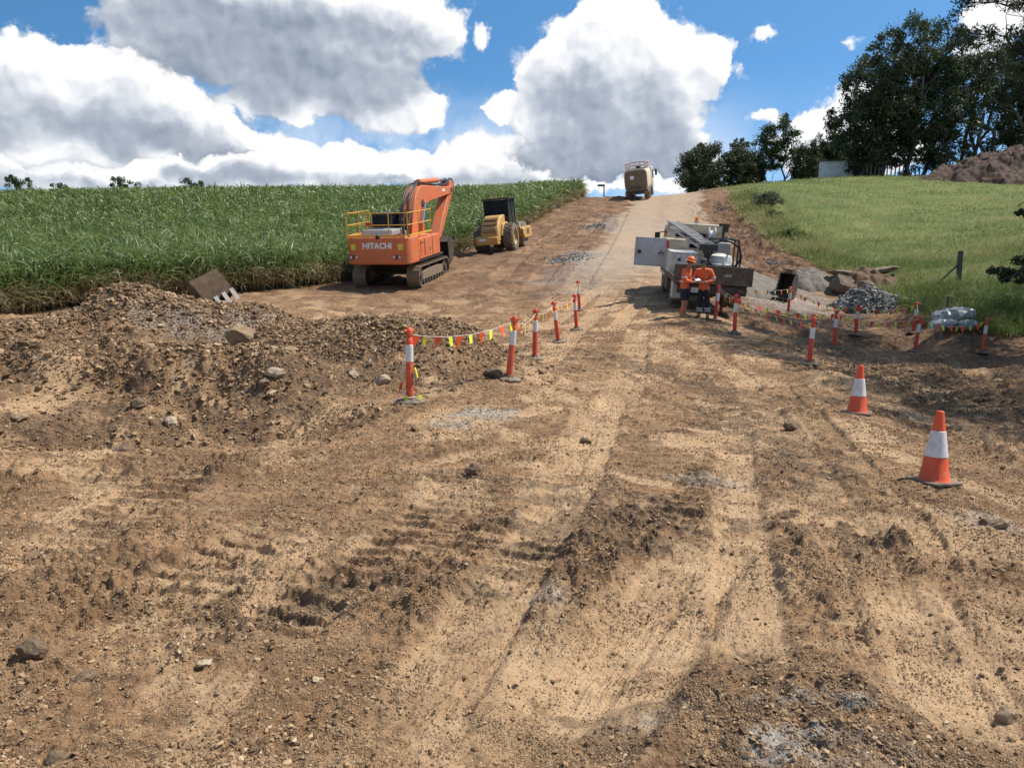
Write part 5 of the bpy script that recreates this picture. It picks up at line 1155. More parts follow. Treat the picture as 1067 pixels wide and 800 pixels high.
# ------------------------------------------------------------------ spare buckets
sbk = empty('excavator_bucket'); tag(sbk, 'rusty excavator bucket lying at the foot of the cane on the left spoil heap', 'bucket', 'spare excavator buckets')
o = bucket_mb(.85, .95).build('bucket_shell', pmat('rusty_steel', (.085, .048, .026), .75, .15, (.16, .095, .05), .5, 3, .3), sbk, bevel=.008)
bucket_teeth(.85, .95, 4).build('tooth', pmat('bright_tooth', (.55, .5, .43), .5, .3, DUST, .3), sbk); ears_mb(.95).build('hanger', pmat('rust_red', (.22, .07, .03), .8, 0, (.12, .07, .04), .4, 4), sbk)
yl = Vector((-.62, .25, .74)).normalized(); nn_ = Vector((.35, -.85, .4)); nn_ = (nn_ - yl * nn_.dot(yl)).normalized(); zl = -nn_; xl = yl.cross(zl)
mrot = Matrix((xl, yl, zl)).transposed(); p_ = ground_px(226, 320); want = Vector((p_[0], p_[1] + .5, float(base_h(p_[0], p_[1] + .5)) + .10))
sbk.rotation_euler = mrot.to_euler(); sbk.location = want - mrot @ Vector((0, -.55 * .95, -1.12 * .95))
sb2 = empty('excavator_bucket'); tag(sb2, 'narrow black trenching bucket standing on end beside the drain pit', 'bucket', 'spare excavator buckets')
bucket_mb(.62, 1.05).build('bucket_shell', dark_steel, sb2, bevel=.008); ears_mb(1.05).build('hanger', steel, sb2); bucket_teeth(.62, 1.05, 4).build('tooth', dark_steel, sb2)
p_ = ground_px(818, 311); sb2.location = (p_[0] + .1, p_[1], p_[2] + 1.02); sb2.rotation_euler = Euler((R(-14), R(6), R(-32)))
# ------------------------------------------------------------------ delineator posts
hi_or = pmat('delineator_orange', (.76, .085, .022), .55, 0, (.42, .20, .10), .34, 5)
hi_rd = pmat('delineator_red_orange', (.68, .045, .022), .55, 0, (.38, .16, .08), .34, 5)
refl = pmat('reflective_band', (.72, .72, .66), .4, 0, (.42, .36, .29), .25, 6)
base_r = pmat('rubber_base', (.05, .045, .04), .9, 0, (.27, .20, .13), .6, 4, .3)
def make_post(col, bands):
    root = empty('delineator_post')
    MB().lathe([(.02, 0), (.19, 0), (.215, .012), (.215, .035), (.18, .055), (.09, .065), (.075, .10), (.02, .10)], 8).build('base', base_r, root, 30)
    p = MB(); p.lathe([(.03, .09), (.054, .095), (.051, .90), (.044, .92), (.034, .935), (.034, .965), (.045, .975), (.047, 1.03), (.040, 1.06), (.02, 1.085), (.001, 1.09)], 20); p.tube([(-.075, 0, 1.035), (.075, 0, 1.035)], .024, 8)
    p.build('post', col, root)
    for z0, z1 in bands: MB().lathe([(.0515, z0), (.0555, z0 + .004), (.0550, z1 - .004), (.0510, z1)], 20).build('reflective_band', refl, root)
    p = MB(); p.tube([(-.055, 0, .99), (.055, 0, .99)], .012, 6); p.build('tape_slot', base_r, root)
    return root
POSTS = [  # base px, base py, top px, colour, label
    (427, 421, 428, 11.7, 'o', 'nearest orange delineator post on the left, bunting wound round its foot'),
    (530, 400, 536, 13.7, 'o', 'orange post second along the left bunting line, leaning right at the top'),
    (557, 374, 558, 17.5, 'r', 'upright red post third along the left bunting line'),
    (582, 356, 576, 21.3, 'r', 'red post leaning back to the left, fourth along the left bunting line'),
    (601, 343, 598, 24.5, 'r', 'fifth post of the left line, just in front of the farthest one'),
    (604, 323, 602, 29.4, 'r', 'farthest post at the uphill end of the left bunting line'),
    (843, 381, 846, 18.4, 'r', 'nearest post of the right bunting ring, right of the pale strip of dirt'),
    (765, 348, 765, 22.4, 'r', 'right ring post standing upright nearest the workers on the camera side'),
    (745, 335, 748, 25.0, 'r', 'right ring post leaning right beside the worker in long trousers'),
    (751, 328, 752, 28.0, 'r', 'right ring post half hidden behind the leaning one next to the workers'),
    (869, 364, 870, 23.2, 'r', 'post on the near edge of the pit, right of the nearest ring post'),
    (953, 366, 957, 24.4, 'r', 'tilted post before the plastic wrapped pipe on the near side of the pit'),
    (951, 352, 953, 28.2, 'r', 'dark red post just behind the tilted one near the plastic'),
    (891, 351, 893, 28.4, 'r', 'post on the far side of the pit in front of the gravel heap'),
    (821, 326, 823, 31.5, 'r', 'far ring post standing before the black trenching bucket'),
    (1023, 373, 1025, 24.8, 'o', 'last post of the ring at the far right, close to the shaded grass')]
protoO = make_post(hi_or, [(.60, .84)]); protoR = make_post(hi_rd, [(.60, .84)]); used = set()
TOPS = {}
def land(X, Y): return float(full_h(X, Y)[0])
for i, (px, py, tx, t, c, lab) in enumerate(POSTS):
    q = protoO if c == 'o' else protoR
    if c in used: q = copy_tree(q)
    used.add(c)
    P = W(px, py, t); z = land(P[0], P[1]); q.location = (P[0], P[1], z - .005)
    lean = math.atan2((tx - px) * t / FPX, 1.05)
    if i == 3: lean = -R(8)
    q.rotation_euler = (rng.normal(0, .02), lean, rng.uniform(0, .6))
    tag(q, lab, 'post', 'delineator posts of the left bunting line' if i < 6 else 'delineator posts round the drain pit')
    TOPS[i] = np.array([P[0] + math.sin(lean) * .99, P[1], z + .98])
# ------------------------------------------------------------------ bunting
fl_or = pmat('flag_orange', (.85, .105, .03), .6); fl_ye = pmat('flag_yellow', (.80, .78, .05), .6); cordm = pmat('cord', (.62, .58, .52), .8)
def pennant(A, u, s, down, mat, parent, pal):
    """A small triangular flag hung from the cord"""
    n = Vector(u).normalized(); tw = rng.uniform(-.9, .9); side = Vector((-n.y, n.x, 0)) * math.sin(tw) * .6
    dn = (Vector((0, 0, -1)) + side + n * rng.uniform(-.25, .25)).normalized()
    mb = MB()
    a, b_, c_ = Vector(A) - n * s / 2, Vector(A) + n * s / 2, Vector(A) + dn * down
    th = n.cross(dn).normalized() * .003
    if pal: quad = [a, b_, b_ + dn * down * .9 - n * s * .15, a + dn * down + n * s * .1]
    else: quad = [a, b_, c_]
    k = len(quad); mb._add([tuple(p - th) for p in quad] + [tuple(p + th) for p in quad], [tuple(range(k))[::-1], tuple(range(k, 2 * k))] + [(i, (i + 1) % k, k + (i + 1) % k, k + i) for i in range(k)])
    mb.build('flag', mat, parent, None)
def bunting(a, b, sag, n, lab, za=0, zb=0, group='bunting lines'):
    A = np.array(a, float) if not isinstance(a, int) else TOPS[a].copy(); B = np.array(b, float) if not isinstance(b, int) else TOPS[b].copy()
    A[2] += za; B[2] += zb
    root = empty('bunting', A); tag(root, lab, 'bunting', group)
    pts = []
    for k in range(17):
        s = k / 16; p = A + (B - A) * s; p[2] -= 4 * sag * s * (1 - s); pts.append(p - A)
    MB().tube(pts, .0055, 5).build('cord', cordm, root)
    n = int(n * 1.15)
    for k in range(n):
        s = (k + .5 + rng.uniform(-.18, .18)) / n; i = s * 16; j = int(i); p = pts[j] + (pts[min(16, j + 1)] - pts[j]) * (i - j); u = pts[min(16, j + 1)] - pts[j]
        if k % 2 == 0: pennant(p, u, .165 * rng.uniform(.8, 1.1), .21 * rng.uniform(.85, 1.1), fl_or, root, False)
        else: pennant(p, u, .085, .16 * rng.uniform(.8, 1.1), fl_ye, root, True)
    return root
bunting(0, 1, .12, 9, 'bunting sagging between the two nearest left posts, over the spoil heap')
bunting(1, 2, .12, 7, 'bunting between the second and third left posts')
bunting(2, 3, .10, 8, 'bunting between the upright third left post and the leaning one')
bunting(3, 4, .12, 8, 'bunting between the leaning left post and the fifth post')
bunting(4, 5, .05, 7, 'bunting at the uphill end of the left line between its last two posts')
bunting(8, 6, .20, 13, 'lowest sagging bunting from the workers to the nearest right ring post', .02, -.05)
bunting(7, 10, .16, 10, 'bunting from the upright post near the workers to the post at the pit edge')
bunting(10, 11, .16, 10, 'bunting across the near edge of the pit to the tilted post')
bunting(11, 15, .20, 9, 'bunting from the tilted post past the plastic to the last post on the right')
bunting(9, 14, .10, 9, 'far bunting from beside the workers to the post by the black bucket')
bunting(14, 13, .22, 9, 'bunting along the far side of the pit from the black bucket to the gravel heap')
bunting(13, 12, .14, 7, 'bunting in front of the gravel heap on the far side of the pit')
bunting(12, 11, .05, 4, 'short bunting between the dark red post and the tilted one')
bunting(8, 7, .10, 5, 'short bunting between the leaning and the upright post by the workers')
# loose end wound round the foot of the nearest left post
P0_ = np.array(protoO.location); root = empty('bunting', P0_); tag(root, 'loose tail of bunting fallen around the foot of the nearest left post', 'bunting', 'bunting lines')
MB().tube([(-.08, -.07, .62), (-.09, 0, .4), (-.11, .02, .2), (-.02, -.12, .10), (.13, -.05, .10), (.2, .06, .06)], .008, 5).build('cord', cordm, root)
pennant((.09, -.04, .52), (0, 1, 0), .12, .16, fl_ye, root, True); pennant((-.1, 0, .3), (.3, 1, 0), .15, .17, fl_or, root, False); pennant((.15, -.05, .13), (1, .2, 0), .07, .07, fl_ye, root, True); pennant((-.03, -.13, .13), (1, 0, 0), .05, .06, fl_ye, root, True)
# ------------------------------------------------------------------ cones
cone_or = pmat('cone_orange', (.82, .095, .020), .5, 0, (.48, .22, .10), .28, 6); cone_w = pmat('cone_sleeve', (.76, .71, .69), .5, 0, (.46, .39, .33), .32, 7)
cn = empty('traffic_cone')
b = MB(); oct_ = [(.205 * (1 if k in (0, 1, 6, 7) else -1) * (1 if k in (0, 7, 3, 4) else .72), .205 * (1 if k < 4 else -1) * (1 if k in (1, 2, 5, 6) else .72)) for k in range(8)]
b.prism(oct_, 0, .028, 'z'); b.build('base', base_r, cn, bevel=.006)
def cr(z): return .142 - (.142 - .033) * (z - .028) / .69
b = MB(); b.lathe([(cr(.028) + .012, .028), (cr(.05), .05), (cr(.30), .30), (cr(.52), .52), (cr(.71), .71), (cr(.71) - .012, .716), (.02, .70)], 40); b.build('body', cone_or, cn)
b = MB(); b.lathe([(cr(.262) + .0005, .262), (cr(.265) + .004, .265), (cr(.515) + .004, .515), (cr(.518) + .0005, .518)], 40); b.build('reflective_sleeve', cone_w, cn)
c2 = copy_tree(cn)
P = W(973, 500, 8.15); cn.location = (P[0], P[1], land(P[0], P[1]) - .01); cn.rotation_euler = (R(-2), R(3), .3); tag(cn, 'nearer orange traffic cone with a scuffed white sleeve', 'traffic cone', 'traffic cones on the right')
P = W(893, 428, 12.2); c2.location = (P[0], P[1], land(P[0], P[1]) - .01); c2.rotation_euler = (R(1), R(2), 1.1); tag(c2, 'farther orange traffic cone with a plain clean sleeve, left of the nearer one', 'traffic cone', 'traffic cones on the right')
# ------------------------------------------------------------------ heaps, rocks, slabs
def rock_mesh(name, r, seed, mat, parent=None, sub=3, amp=.28, flat=.72):
    bm = bmesh.new(); bmesh.ops.create_icosphere(bm, subdivisions=sub, radius=1); g = np.random.default_rng(seed)
    for k in range(9):   # chip flat faces
        d = Vector(g.normal(0, 1, 3)).normalized(); h = g.uniform(.62, .9)
        for v in bm.verts:
            q = v.co.dot(d)
            if q > h: v.co -= d * (q - h)
    co = np.array([v.co[:] for v in bm.verts]); nn = fbm(co[:, 0] + seed, co[:, 1] + 1.7 * co[:, 2], .6, 4, seed)
    for v, k in zip(bm.verts, nn): v.co *= 1 + .16 * amp / .28 * k
    for v in bm.verts: v.co = Vector((v.co.x * r[0], v.co.y * r[1], v.co.z * r[2]))
    me = bpy.data.meshes.new(name); bm.to_mesh(me); bm.free(); return link_mesh(name, me, mat, parent, 25)
rk_br = pmat('brown_rock', (.24, .155, .085), .9, 0, (.37, .26, .155), .5, 5, .6); rk_pa = pmat('pale_rock', (.46, .36, .24), .9, 0, (.30, .21, .13), .4, 6, .5); rk_dk = pmat('dark_clod', (.12, .08, .048), .95, 0, (.24, .155, .085), .5, 7, .6)
ROCKS = [(251, 356, 19, .34, rk_br, 'boulder shaded dark on its left side, standing between the two left spoil heaps'), (168, 341, 15, .10, rk_pa, 'pale flat stone near the top of the left spoil heap'),
    (376, 336, 16, .13, rk_br, 'rock on the crest of the middle spoil heap below the excavator'), (368, 391, 14, .08, rk_pa, 'small cream stone, upper of the two pale ones on the middle spoil heap'),
    (398, 396, 14, .14, rk_pa, 'flat cream stone by the foot of the middle spoil heap, left of the nearest post'), (287, 395, 14, .12, rk_pa, 'smooth tan stone in front of the middle spoil heap'),
    (283, 417, 12, .10, rk_br, 'squat brown rock directly below the smooth tan stone'), (302, 367, 16, .16, rk_br, 'lumpy brown rock at the left end of the middle spoil heap'),
    (515, 392, 13.5, .16, rk_dk, 'dark round clod beside the foot of the second left post'), (179, 444, 10.5, .11, rk_pa, 'flat tan slab in the hollow at left'),
    (827, 444, 10, .13, rk_dk, 'dark clod on bare ground left of the farther cone'), (493, 497, 7.5, .09, rk_dk, 'dark clod ending the crumbly ridge in the middle foreground'),
    (610, 457, 9.5, .07, rk_dk, 'small dark clod just left of the pale wheel strip'), (1040, 552, 6.5, .085, rk_br, 'larger of the pair of stones right of the nearer cone'), (1026, 548, 6.6, .055, rk_dk, 'smaller dark stone beside the larger one right of the nearer cone'),
    (848, 572, 6, .05, rk_dk, 'dark clod in the shallow right foreground, upper one'), (34, 687, 4.6, .07, rk_dk, 'dark clod with a wide shadow in the left foreground'), (88, 708, 4.3, .055, rk_dk, 'dark clod lower in the left foreground'),
    (213, 692, 4.5, .04, rk_pa, 'small pale stone in the left foreground'), (276, 406, 13, .1, rk_br, 'brown stone above the squat rock'), (130, 470, 9, .12, rk_dk, 'dark lump in the hollow at left edge'),
    (60, 795, 3.3, .05, rk_dk, 'dark clod at the bottom left corner'), (1052, 742, 3.9, .055, rk_br, 'reddish clod by the right edge of the near foreground'), (145, 424, 11, .12, rk_dk, 'dark clod on the bank at left'), (20, 437, 10, .1, rk_br, 'brown clod at far left of the bank')]
for i, (px, py, t, s, mt, lab) in enumerate(ROCKS):
    P = ground_px(px, py); o = rock_mesh('rock', (s * rng.uniform(1, 1.3), s * rng.uniform(.8, 1.1), s * rng.uniform(.6, .85) * (1.25 if i == 0 else 1)), 200 + i, mt)
    o.location = (P[0], P[1], land(P[0], P[1]) + s * .25); o.rotation_euler = (rng.normal(0, .25), rng.normal(0, .25), rng.uniform(0, 6.28)); tag(o, lab, 'rock', 'rocks strewn over the site')
def heap(name, lab, cat, cx_, cy_, rx, ry, h, mat, seed, rough=.12, stones=None, smat=None, ssize=.06, n=90, ridgey=0, kind=None):
    a = np.linspace(-1.15, 1.15, n); U, V = np.meshgrid(a, a, indexing='ij'); U, V = U.ravel(), V.ravel(); X = cx_ + U * rx; Y = cy_ + V * ry
    r = np.hypot(U, V) + .22 * fbm(X, Y, .5 * min(rx, ry) + .2, 3, seed)
    z = h * np.maximum(0, 1 - r) ** .85 * (1 + .12 * fbm(X, Y, .4, 3, seed + 1)) + rough * (1 - sstep(.8, 1.05, r)) * (np.abs(fbm(X, Y, .5 * h ** .5, 4, seed + 2)))
    if ridgey: z = z + (1 - sstep(.7, 1, r)) * ridgey * np.maximum(0, .6 - worley(X, Y, .5, seed)[0])
    Z = base_h(X, Y) + z - .12 * sstep(.8, 1.1, r) ; i = np.arange(n * n).reshape(n, n)
    F = np.stack([i[:-1, :-1], i[1:, :-1], i[1:, 1:], i[:-1, 1:]], -1).reshape(-1, 4)
    o = link_mesh(name, np_mesh(name, np.stack([X, Y, Z], -1), F), mat, None, 180); tag(o, lab, cat, kind=kind)
    if stones:
        k = rng.integers(0, n * n, stones * 3); k = k[r[k] < 1.0][:stones]
        q = pebbles('stones', X[k] + rng.normal(0, .02, len(k)), Y[k] + rng.normal(0, .02, len(k)), ssize * rng.uniform(.5, 1.5, len(k)), rng.uniform(0, 1, len(k)), smat, .7, .2, Z=Z[k]); q.parent = o; q['kind'] = 'stuff'
    return o
grey_st = tinted('grey_stone', [(0, (.06, .06, .06)), (.5, (.19, .185, .17)), (.85, (.37, .36, .335)), (1, (.58, .57, .53))])
gravel_m = pmat('gravel_fines', (.24, .22, .19), .95, 0, (.33, .29, .23), .5, 9, .8); fines = pmat('quarry_fines', (.155, .135, .105), .95, 0, (.23, .195, .15), .4, 5, .6)
red_earth = pmat('red_brown_earth', (.062, .035, .021), .95, 0, (.105, .063, .037), .5, 1.6, .8)
P = ground_px(908, 324); heap('gravel_heap', 'heap of grey and white crushed stone on the far side of the pit', 'gravel heap', P[0], P[1] + .6, 1.25, 1.2, .88, gravel_m, 301, .05, 1700, grey_st, .055)
P = ground_px(848, 300); heap('fines_heap', 'smooth low heap of grey quarry fines between the black bucket and the broken slabs', 'fines heap', P[0], P[1] + .6, 1.5, 1.6, .75, fines, 311, .03)
P = ground_px(772, 312); heap('fines_heap', 'low spread heap of grey fines right behind the tray truck', 'fines heap', P[0] + .9, P[1] + 3.5, 2.2, 3.0, .5, fines, 317, .03)
P = W(1040, 182, 92); heap('earth_stockpile', 'large red brown earth stockpile under the gums at the top right', 'earth heap', P[0] + 1.5, P[1], 9.6, 6, 3.5, red_earth, 321, .28, ridgey=.12, n=150)
P = ground_px(905, 305); heap('rubble_mound', 'mound of torn up brown soil under the broken slabs at the pasture edge', 'rubble', P[0], P[1] + .8, 1.9, 1.3, .85, pmat('torn_soil', (.19, .11, .06), .95, 0, (.10, .065, .04), .5, 4, .9), 331, .16, ridgey=.25)
slab_m = pmat('broken_slab', (.15, .105, .066), .9, 0, (.30, .225, .15), .4, 3, .6)
for i, (px, py, t, r_, rot, lab) in enumerate([(880, 287, 36.5, (.95, .5, .15), (.05, .12, .2), 'flat brown slab, left of the two lying on top of the rubble mound'), (911, 285, 36.5, (1.0, .5, .18), (.0, -.16, -.3), 'thicker brown slab, right of the two on top of the rubble mound'),
        (878, 300, 35.5, (.6, .5, .48), (.2, .3, .5), 'dark rounded lump under the left slab'), (902, 303, 35.3, (.45, .4, .35), (.1, .2, 1.5), 'brown broken block below the right slab'), (933, 305, 35, (.4, .35, .28), (.3, .1, 2.), 'brown block at the right foot of the rubble mound')]):
    o = rock_mesh('slab' if i < 2 else 'block', r_, 260 + i, slab_m); P = W(px, py, t); o.location = (P[0], P[1], P[2] + .1); o.rotation_euler = rot; tag(o, lab, 'slab' if i < 2 else 'block', 'broken slabs and blocks on the rubble mound')
for i, (pts, lab) in enumerate([([(575, 272), (590, 269), (607, 267)], 'line of grey rock check on the left of the road by the gravel'), ([(605, 240), (618, 236), (630, 237)], 'line of grey rock check half way up the left side of the road'), ([(740, 214), (752, 218), (757, 219)], 'uppermost rock check in the right hand table drain'),
        ([(754, 239), (768, 244), (782, 248)], 'middle rock check in the right hand table drain'), ([(782, 276), (798, 273), (822, 277)], 'lowest rock check in the right hand table drain above the fines')]):
    q = np.array([ground_px(*p) for p in pts]); n = 340; k = rng.uniform(0, len(q) - 1.001, n); j = k.astype(int); f = (k - j)[:, None]; c_ = q[j] * (1 - f) + q[j + 1] * f
    X = c_[:, 0] + rng.normal(0, .30, n); Y = c_[:, 1] + rng.normal(0, .7, n); o = pebbles('rock_check', X, Y, rng.uniform(.03, .085, n), rng.uniform(.05, .75, n), grey_st, .6, .3); tag(o, lab, 'rock check', kind='stuff')
# ------------------------------------------------------------------ plastic wrap, pickets, fence, shed, culvert sign
m, nt, p = newmat('plastic_wrap'); p.inputs['Base Color'].default_value = (.62, .66, .70, 1); p.inputs['Roughness'].default_value = .14; p.inputs['Transmission Weight'].default_value = .62; p.inputs['IOR'].default_value = 1.2; p.inputs['Specular IOR Level'].default_value = .8; plas = m
def crumple(name, a, b, r, seed, parent):
    n, k = 34, 40; V = []
    a, b = np.array(a), np.array(b)
    d = (b - a) / np.linalg.norm(b - a); s_ = np.cross(d, [0, 0, 1]); s_ /= np.linalg.norm(s_); u_ = np.cross(s_, d)
    for i in range(n):
        t = i / (n - 1); env = (math.sin(math.pi * min(1, max(0, t))) ** .35)
        for j in range(k):
            th = 2 * math.pi * j / k; q = 1 + .22 * float(fbm(4 * t + seed, math.cos(th) * 1.2 + seed, .45, 3, seed)) + .12 * abs(float(fbm(t * 8, math.sin(th) * 2, .5, 3, seed + 1)))
            V.append(a + (b - a) * t + r * (.12 + .88 * env) * q * (math.cos(th) * s_ + .8 * math.sin(th) * u_))
    idx_ = np.arange(n * k).reshape(n, k); F = np.stack([idx_[:-1], idx_[1:], np.roll(idx_[1:], -1, 1), np.roll(idx_[:-1], -1, 1)], -1).reshape(-1, 4)
    return link_mesh(name, np_mesh(name, np.array(V), F), plas, parent, 40)
P = ground_px(995, 343); pz = land(P[0], P[1]); pw = empty('plastic_bundle', (P[0], P[1], pz)); tag(pw, 'crumpled clear plastic sheeting heaped at the edge of the shaded grass', 'plastic sheeting')
crumple('sheet', (-.75, .1, .36), (.62, .0, .52), .30, 3, pw); crumple('fold', (-1.0, -.2, .14), (-.1, -.3, .26), .17, 9, pw); crumple('fold', (-.1, -.35, .16), (.5, -.35, .2), .2, 15, pw)
galv = pmat('weathered_picket', (.09, .09, .085), .6, .3, (.2, .17, .13), .3, 6)
def stick_thing(name, lab, cat, px, py, hgt, r_, brace=False, group=None):
    P = ground_px(px, py); root = empty(name, (P[0], P[1], float(base_h(P[0], P[1])))); tag(root, lab, cat, group)
    mb = MB(); mb.bb(-r_, r_, -r_, r_, -.2, hgt); mb.build('post', galv, root, bevel=.004)
    if brace: mb = MB(); mb.tube([(-1.0, -.1, .0), (-.05, 0, hgt * .62)], .04, 7); mb.build('stay', galv, root)
    return root
stick_thing('strainer_post', 'grey steel strainer post with a leaning stay in the pasture grass', 'post', 998, 298, 1.45, .08, True)
stick_thing('star_picket', 'thin black picket standing beside the plastic sheeting', 'picket', 985, 345, 1.15, .025)
stick_thing('star_picket', 'short dark picket at the corner of the pit behind the plastic', 'picket', 962, 325, .55, .03)
stick_thing('marker_peg', 'small pale peg on the skyline of the pasture beside the road', 'peg', 800, 187, .75, .09)
for i, px in enumerate(np.linspace(903, 962, 15)):   # each fence post at the foot of the gum row
    t = 101; a = W(px, 183, t); z = float(base_h(a[0], a[1])); mb = MB(); h_ = rng.uniform(1.15, 1.4); mb.cyl((0, 0, -.2), (0, 0, h_), .09, .08, 8); o = mb.build('fence_post', pmat('post_timber', (.11, .09, .07), .9) if i == 0 else bpy.data.materials['post_timber'], None); o.location = (a[0], a[1], z)
    tag(o, 'dark timber fence post in the row under the big gums', 'fence post', 'fence posts under the gums')
sh_ = W(870, 187, 109); shd = empty('shed', on_land(sh_[0], sh_[1]), (0, 0, -R(19))); tag(shd, 'small pale grey windowless shed among the trees on the skyline', 'shed')
hS = W(870, 168.5, 109)[2] - shd.location.z
mb = MB(); mb.bb(-2.05, 2.05, -1.6, 1.6, -.3, hS - .15); mb.build('wall', pmat('shed_sheeting', (.78, .82, .79), .6, 0, (.28, .27, .24), .3, 1.0), shd)
mb = MB(); mb.prism([(-1.8, hS - .15), (1.8, hS + .08), (1.8, hS + .18), (-1.8, hS - .02)], -2.2, 2.2, 'x'); mb.build('roof', pmat('shed_roof', (.13, .13, .13), .6), shd)
sg = ground_px(628, 202.5); sg = W(627, 203, 92); root = empty('marker_sign', on_land(sg[0], sg[1])); tag(root, 'small dark bracket shaped post standing on the crest left of the water truck', 'sign post')
mb = MB(); hz_ = W(627, 193.5, 92)[2] - root.location.z; mb.tube([(.25, 0, -.2), (.25, 0, hz_)], .07, 7); mb.build('post', black_m, root)
mb = MB(); mb.box((-.08, 0, hz_), (.8, .08, .22)); mb.build('arm', black_m, root)
# ------------------------------------------------------------------ people: skinned skeletons
def skinned(name, verts, edges, radii, mat, parent, sub=2, root=0):
    me = bpy.data.meshes.new(name); me.from_pydata([Vector(v) for v in verts], edges, []); o = bpy.data.objects.new(name, me); COL.objects.link(o)
    sk = o.modifiers.new('skin', 'SKIN'); sk.use_smooth_shade = True
    if not me.skin_vertices: me.skin_vertices.new()
    for i, (d, r) in enumerate(zip(me.skin_vertices[0].data, radii)): d.radius = r if isinstance(r, tuple) else (r, r); d.use_root = (i == root)
    ss = o.modifiers.new('sub', 'SUBSURF'); ss.levels = ss.render_levels = sub
    dg = bpy.context.evaluated_depsgraph_get(); m2 = bpy.data.meshes.new_from_object(o.evaluated_get(dg)); bpy.data.objects.remove(o)
    m2.materials.clear(); m2.polygons.foreach_set('use_smooth', np.ones(len(m2.polygons), bool)); m2.name = name
    o = link_mesh(name, m2, mat, parent); return o
def chain(*segs):
    """segs: list of polylines [(point, radius)...]; shared first points are merged"""
    V, E, Rr = [], [], []
    def idx_of(p):
        for i, q in enumerate(V):
            if (Vector(q) - Vector(p)).length < 1e-5: return i
        return None
    for s in segs:
        prev = None
        for p, r in s:
            i = idx_of(p)
            if i is None: V.append(p); Rr.append(r); i = len(V) - 1
            if prev is not None and prev != i: E.append((prev, i))
            prev = i
    return V, E, Rr
skin = pmat('skin', (.40, .21, .13), .6); hiv = pmat('hi_vis_orange_cloth', (.85, .15, .045), .8, 0, (.62, .13, .05), .3, 9, .5); navy = pmat('navy_cloth', (.014, .017, .027), .85, 0, (.05, .04, .035), .2, 6, .4)
tape = pmat('silver_tape', (.62, .62, .62), .35); boot_t = pmat('tan_boot', (.42, .24, .10), .75, 0, DUST, .3, 8); boot_d = pmat('dark_boot', (.05, .042, .036), .7, 0, DUST, .35, 8); helm = pmat('hard_hat_orange', (.90, .17, .03), .35); capm = pmat('dark_cap', (.06, .062, .07), .85); hairm = pmat('brown_hair', (.05, .033, .02), .8)
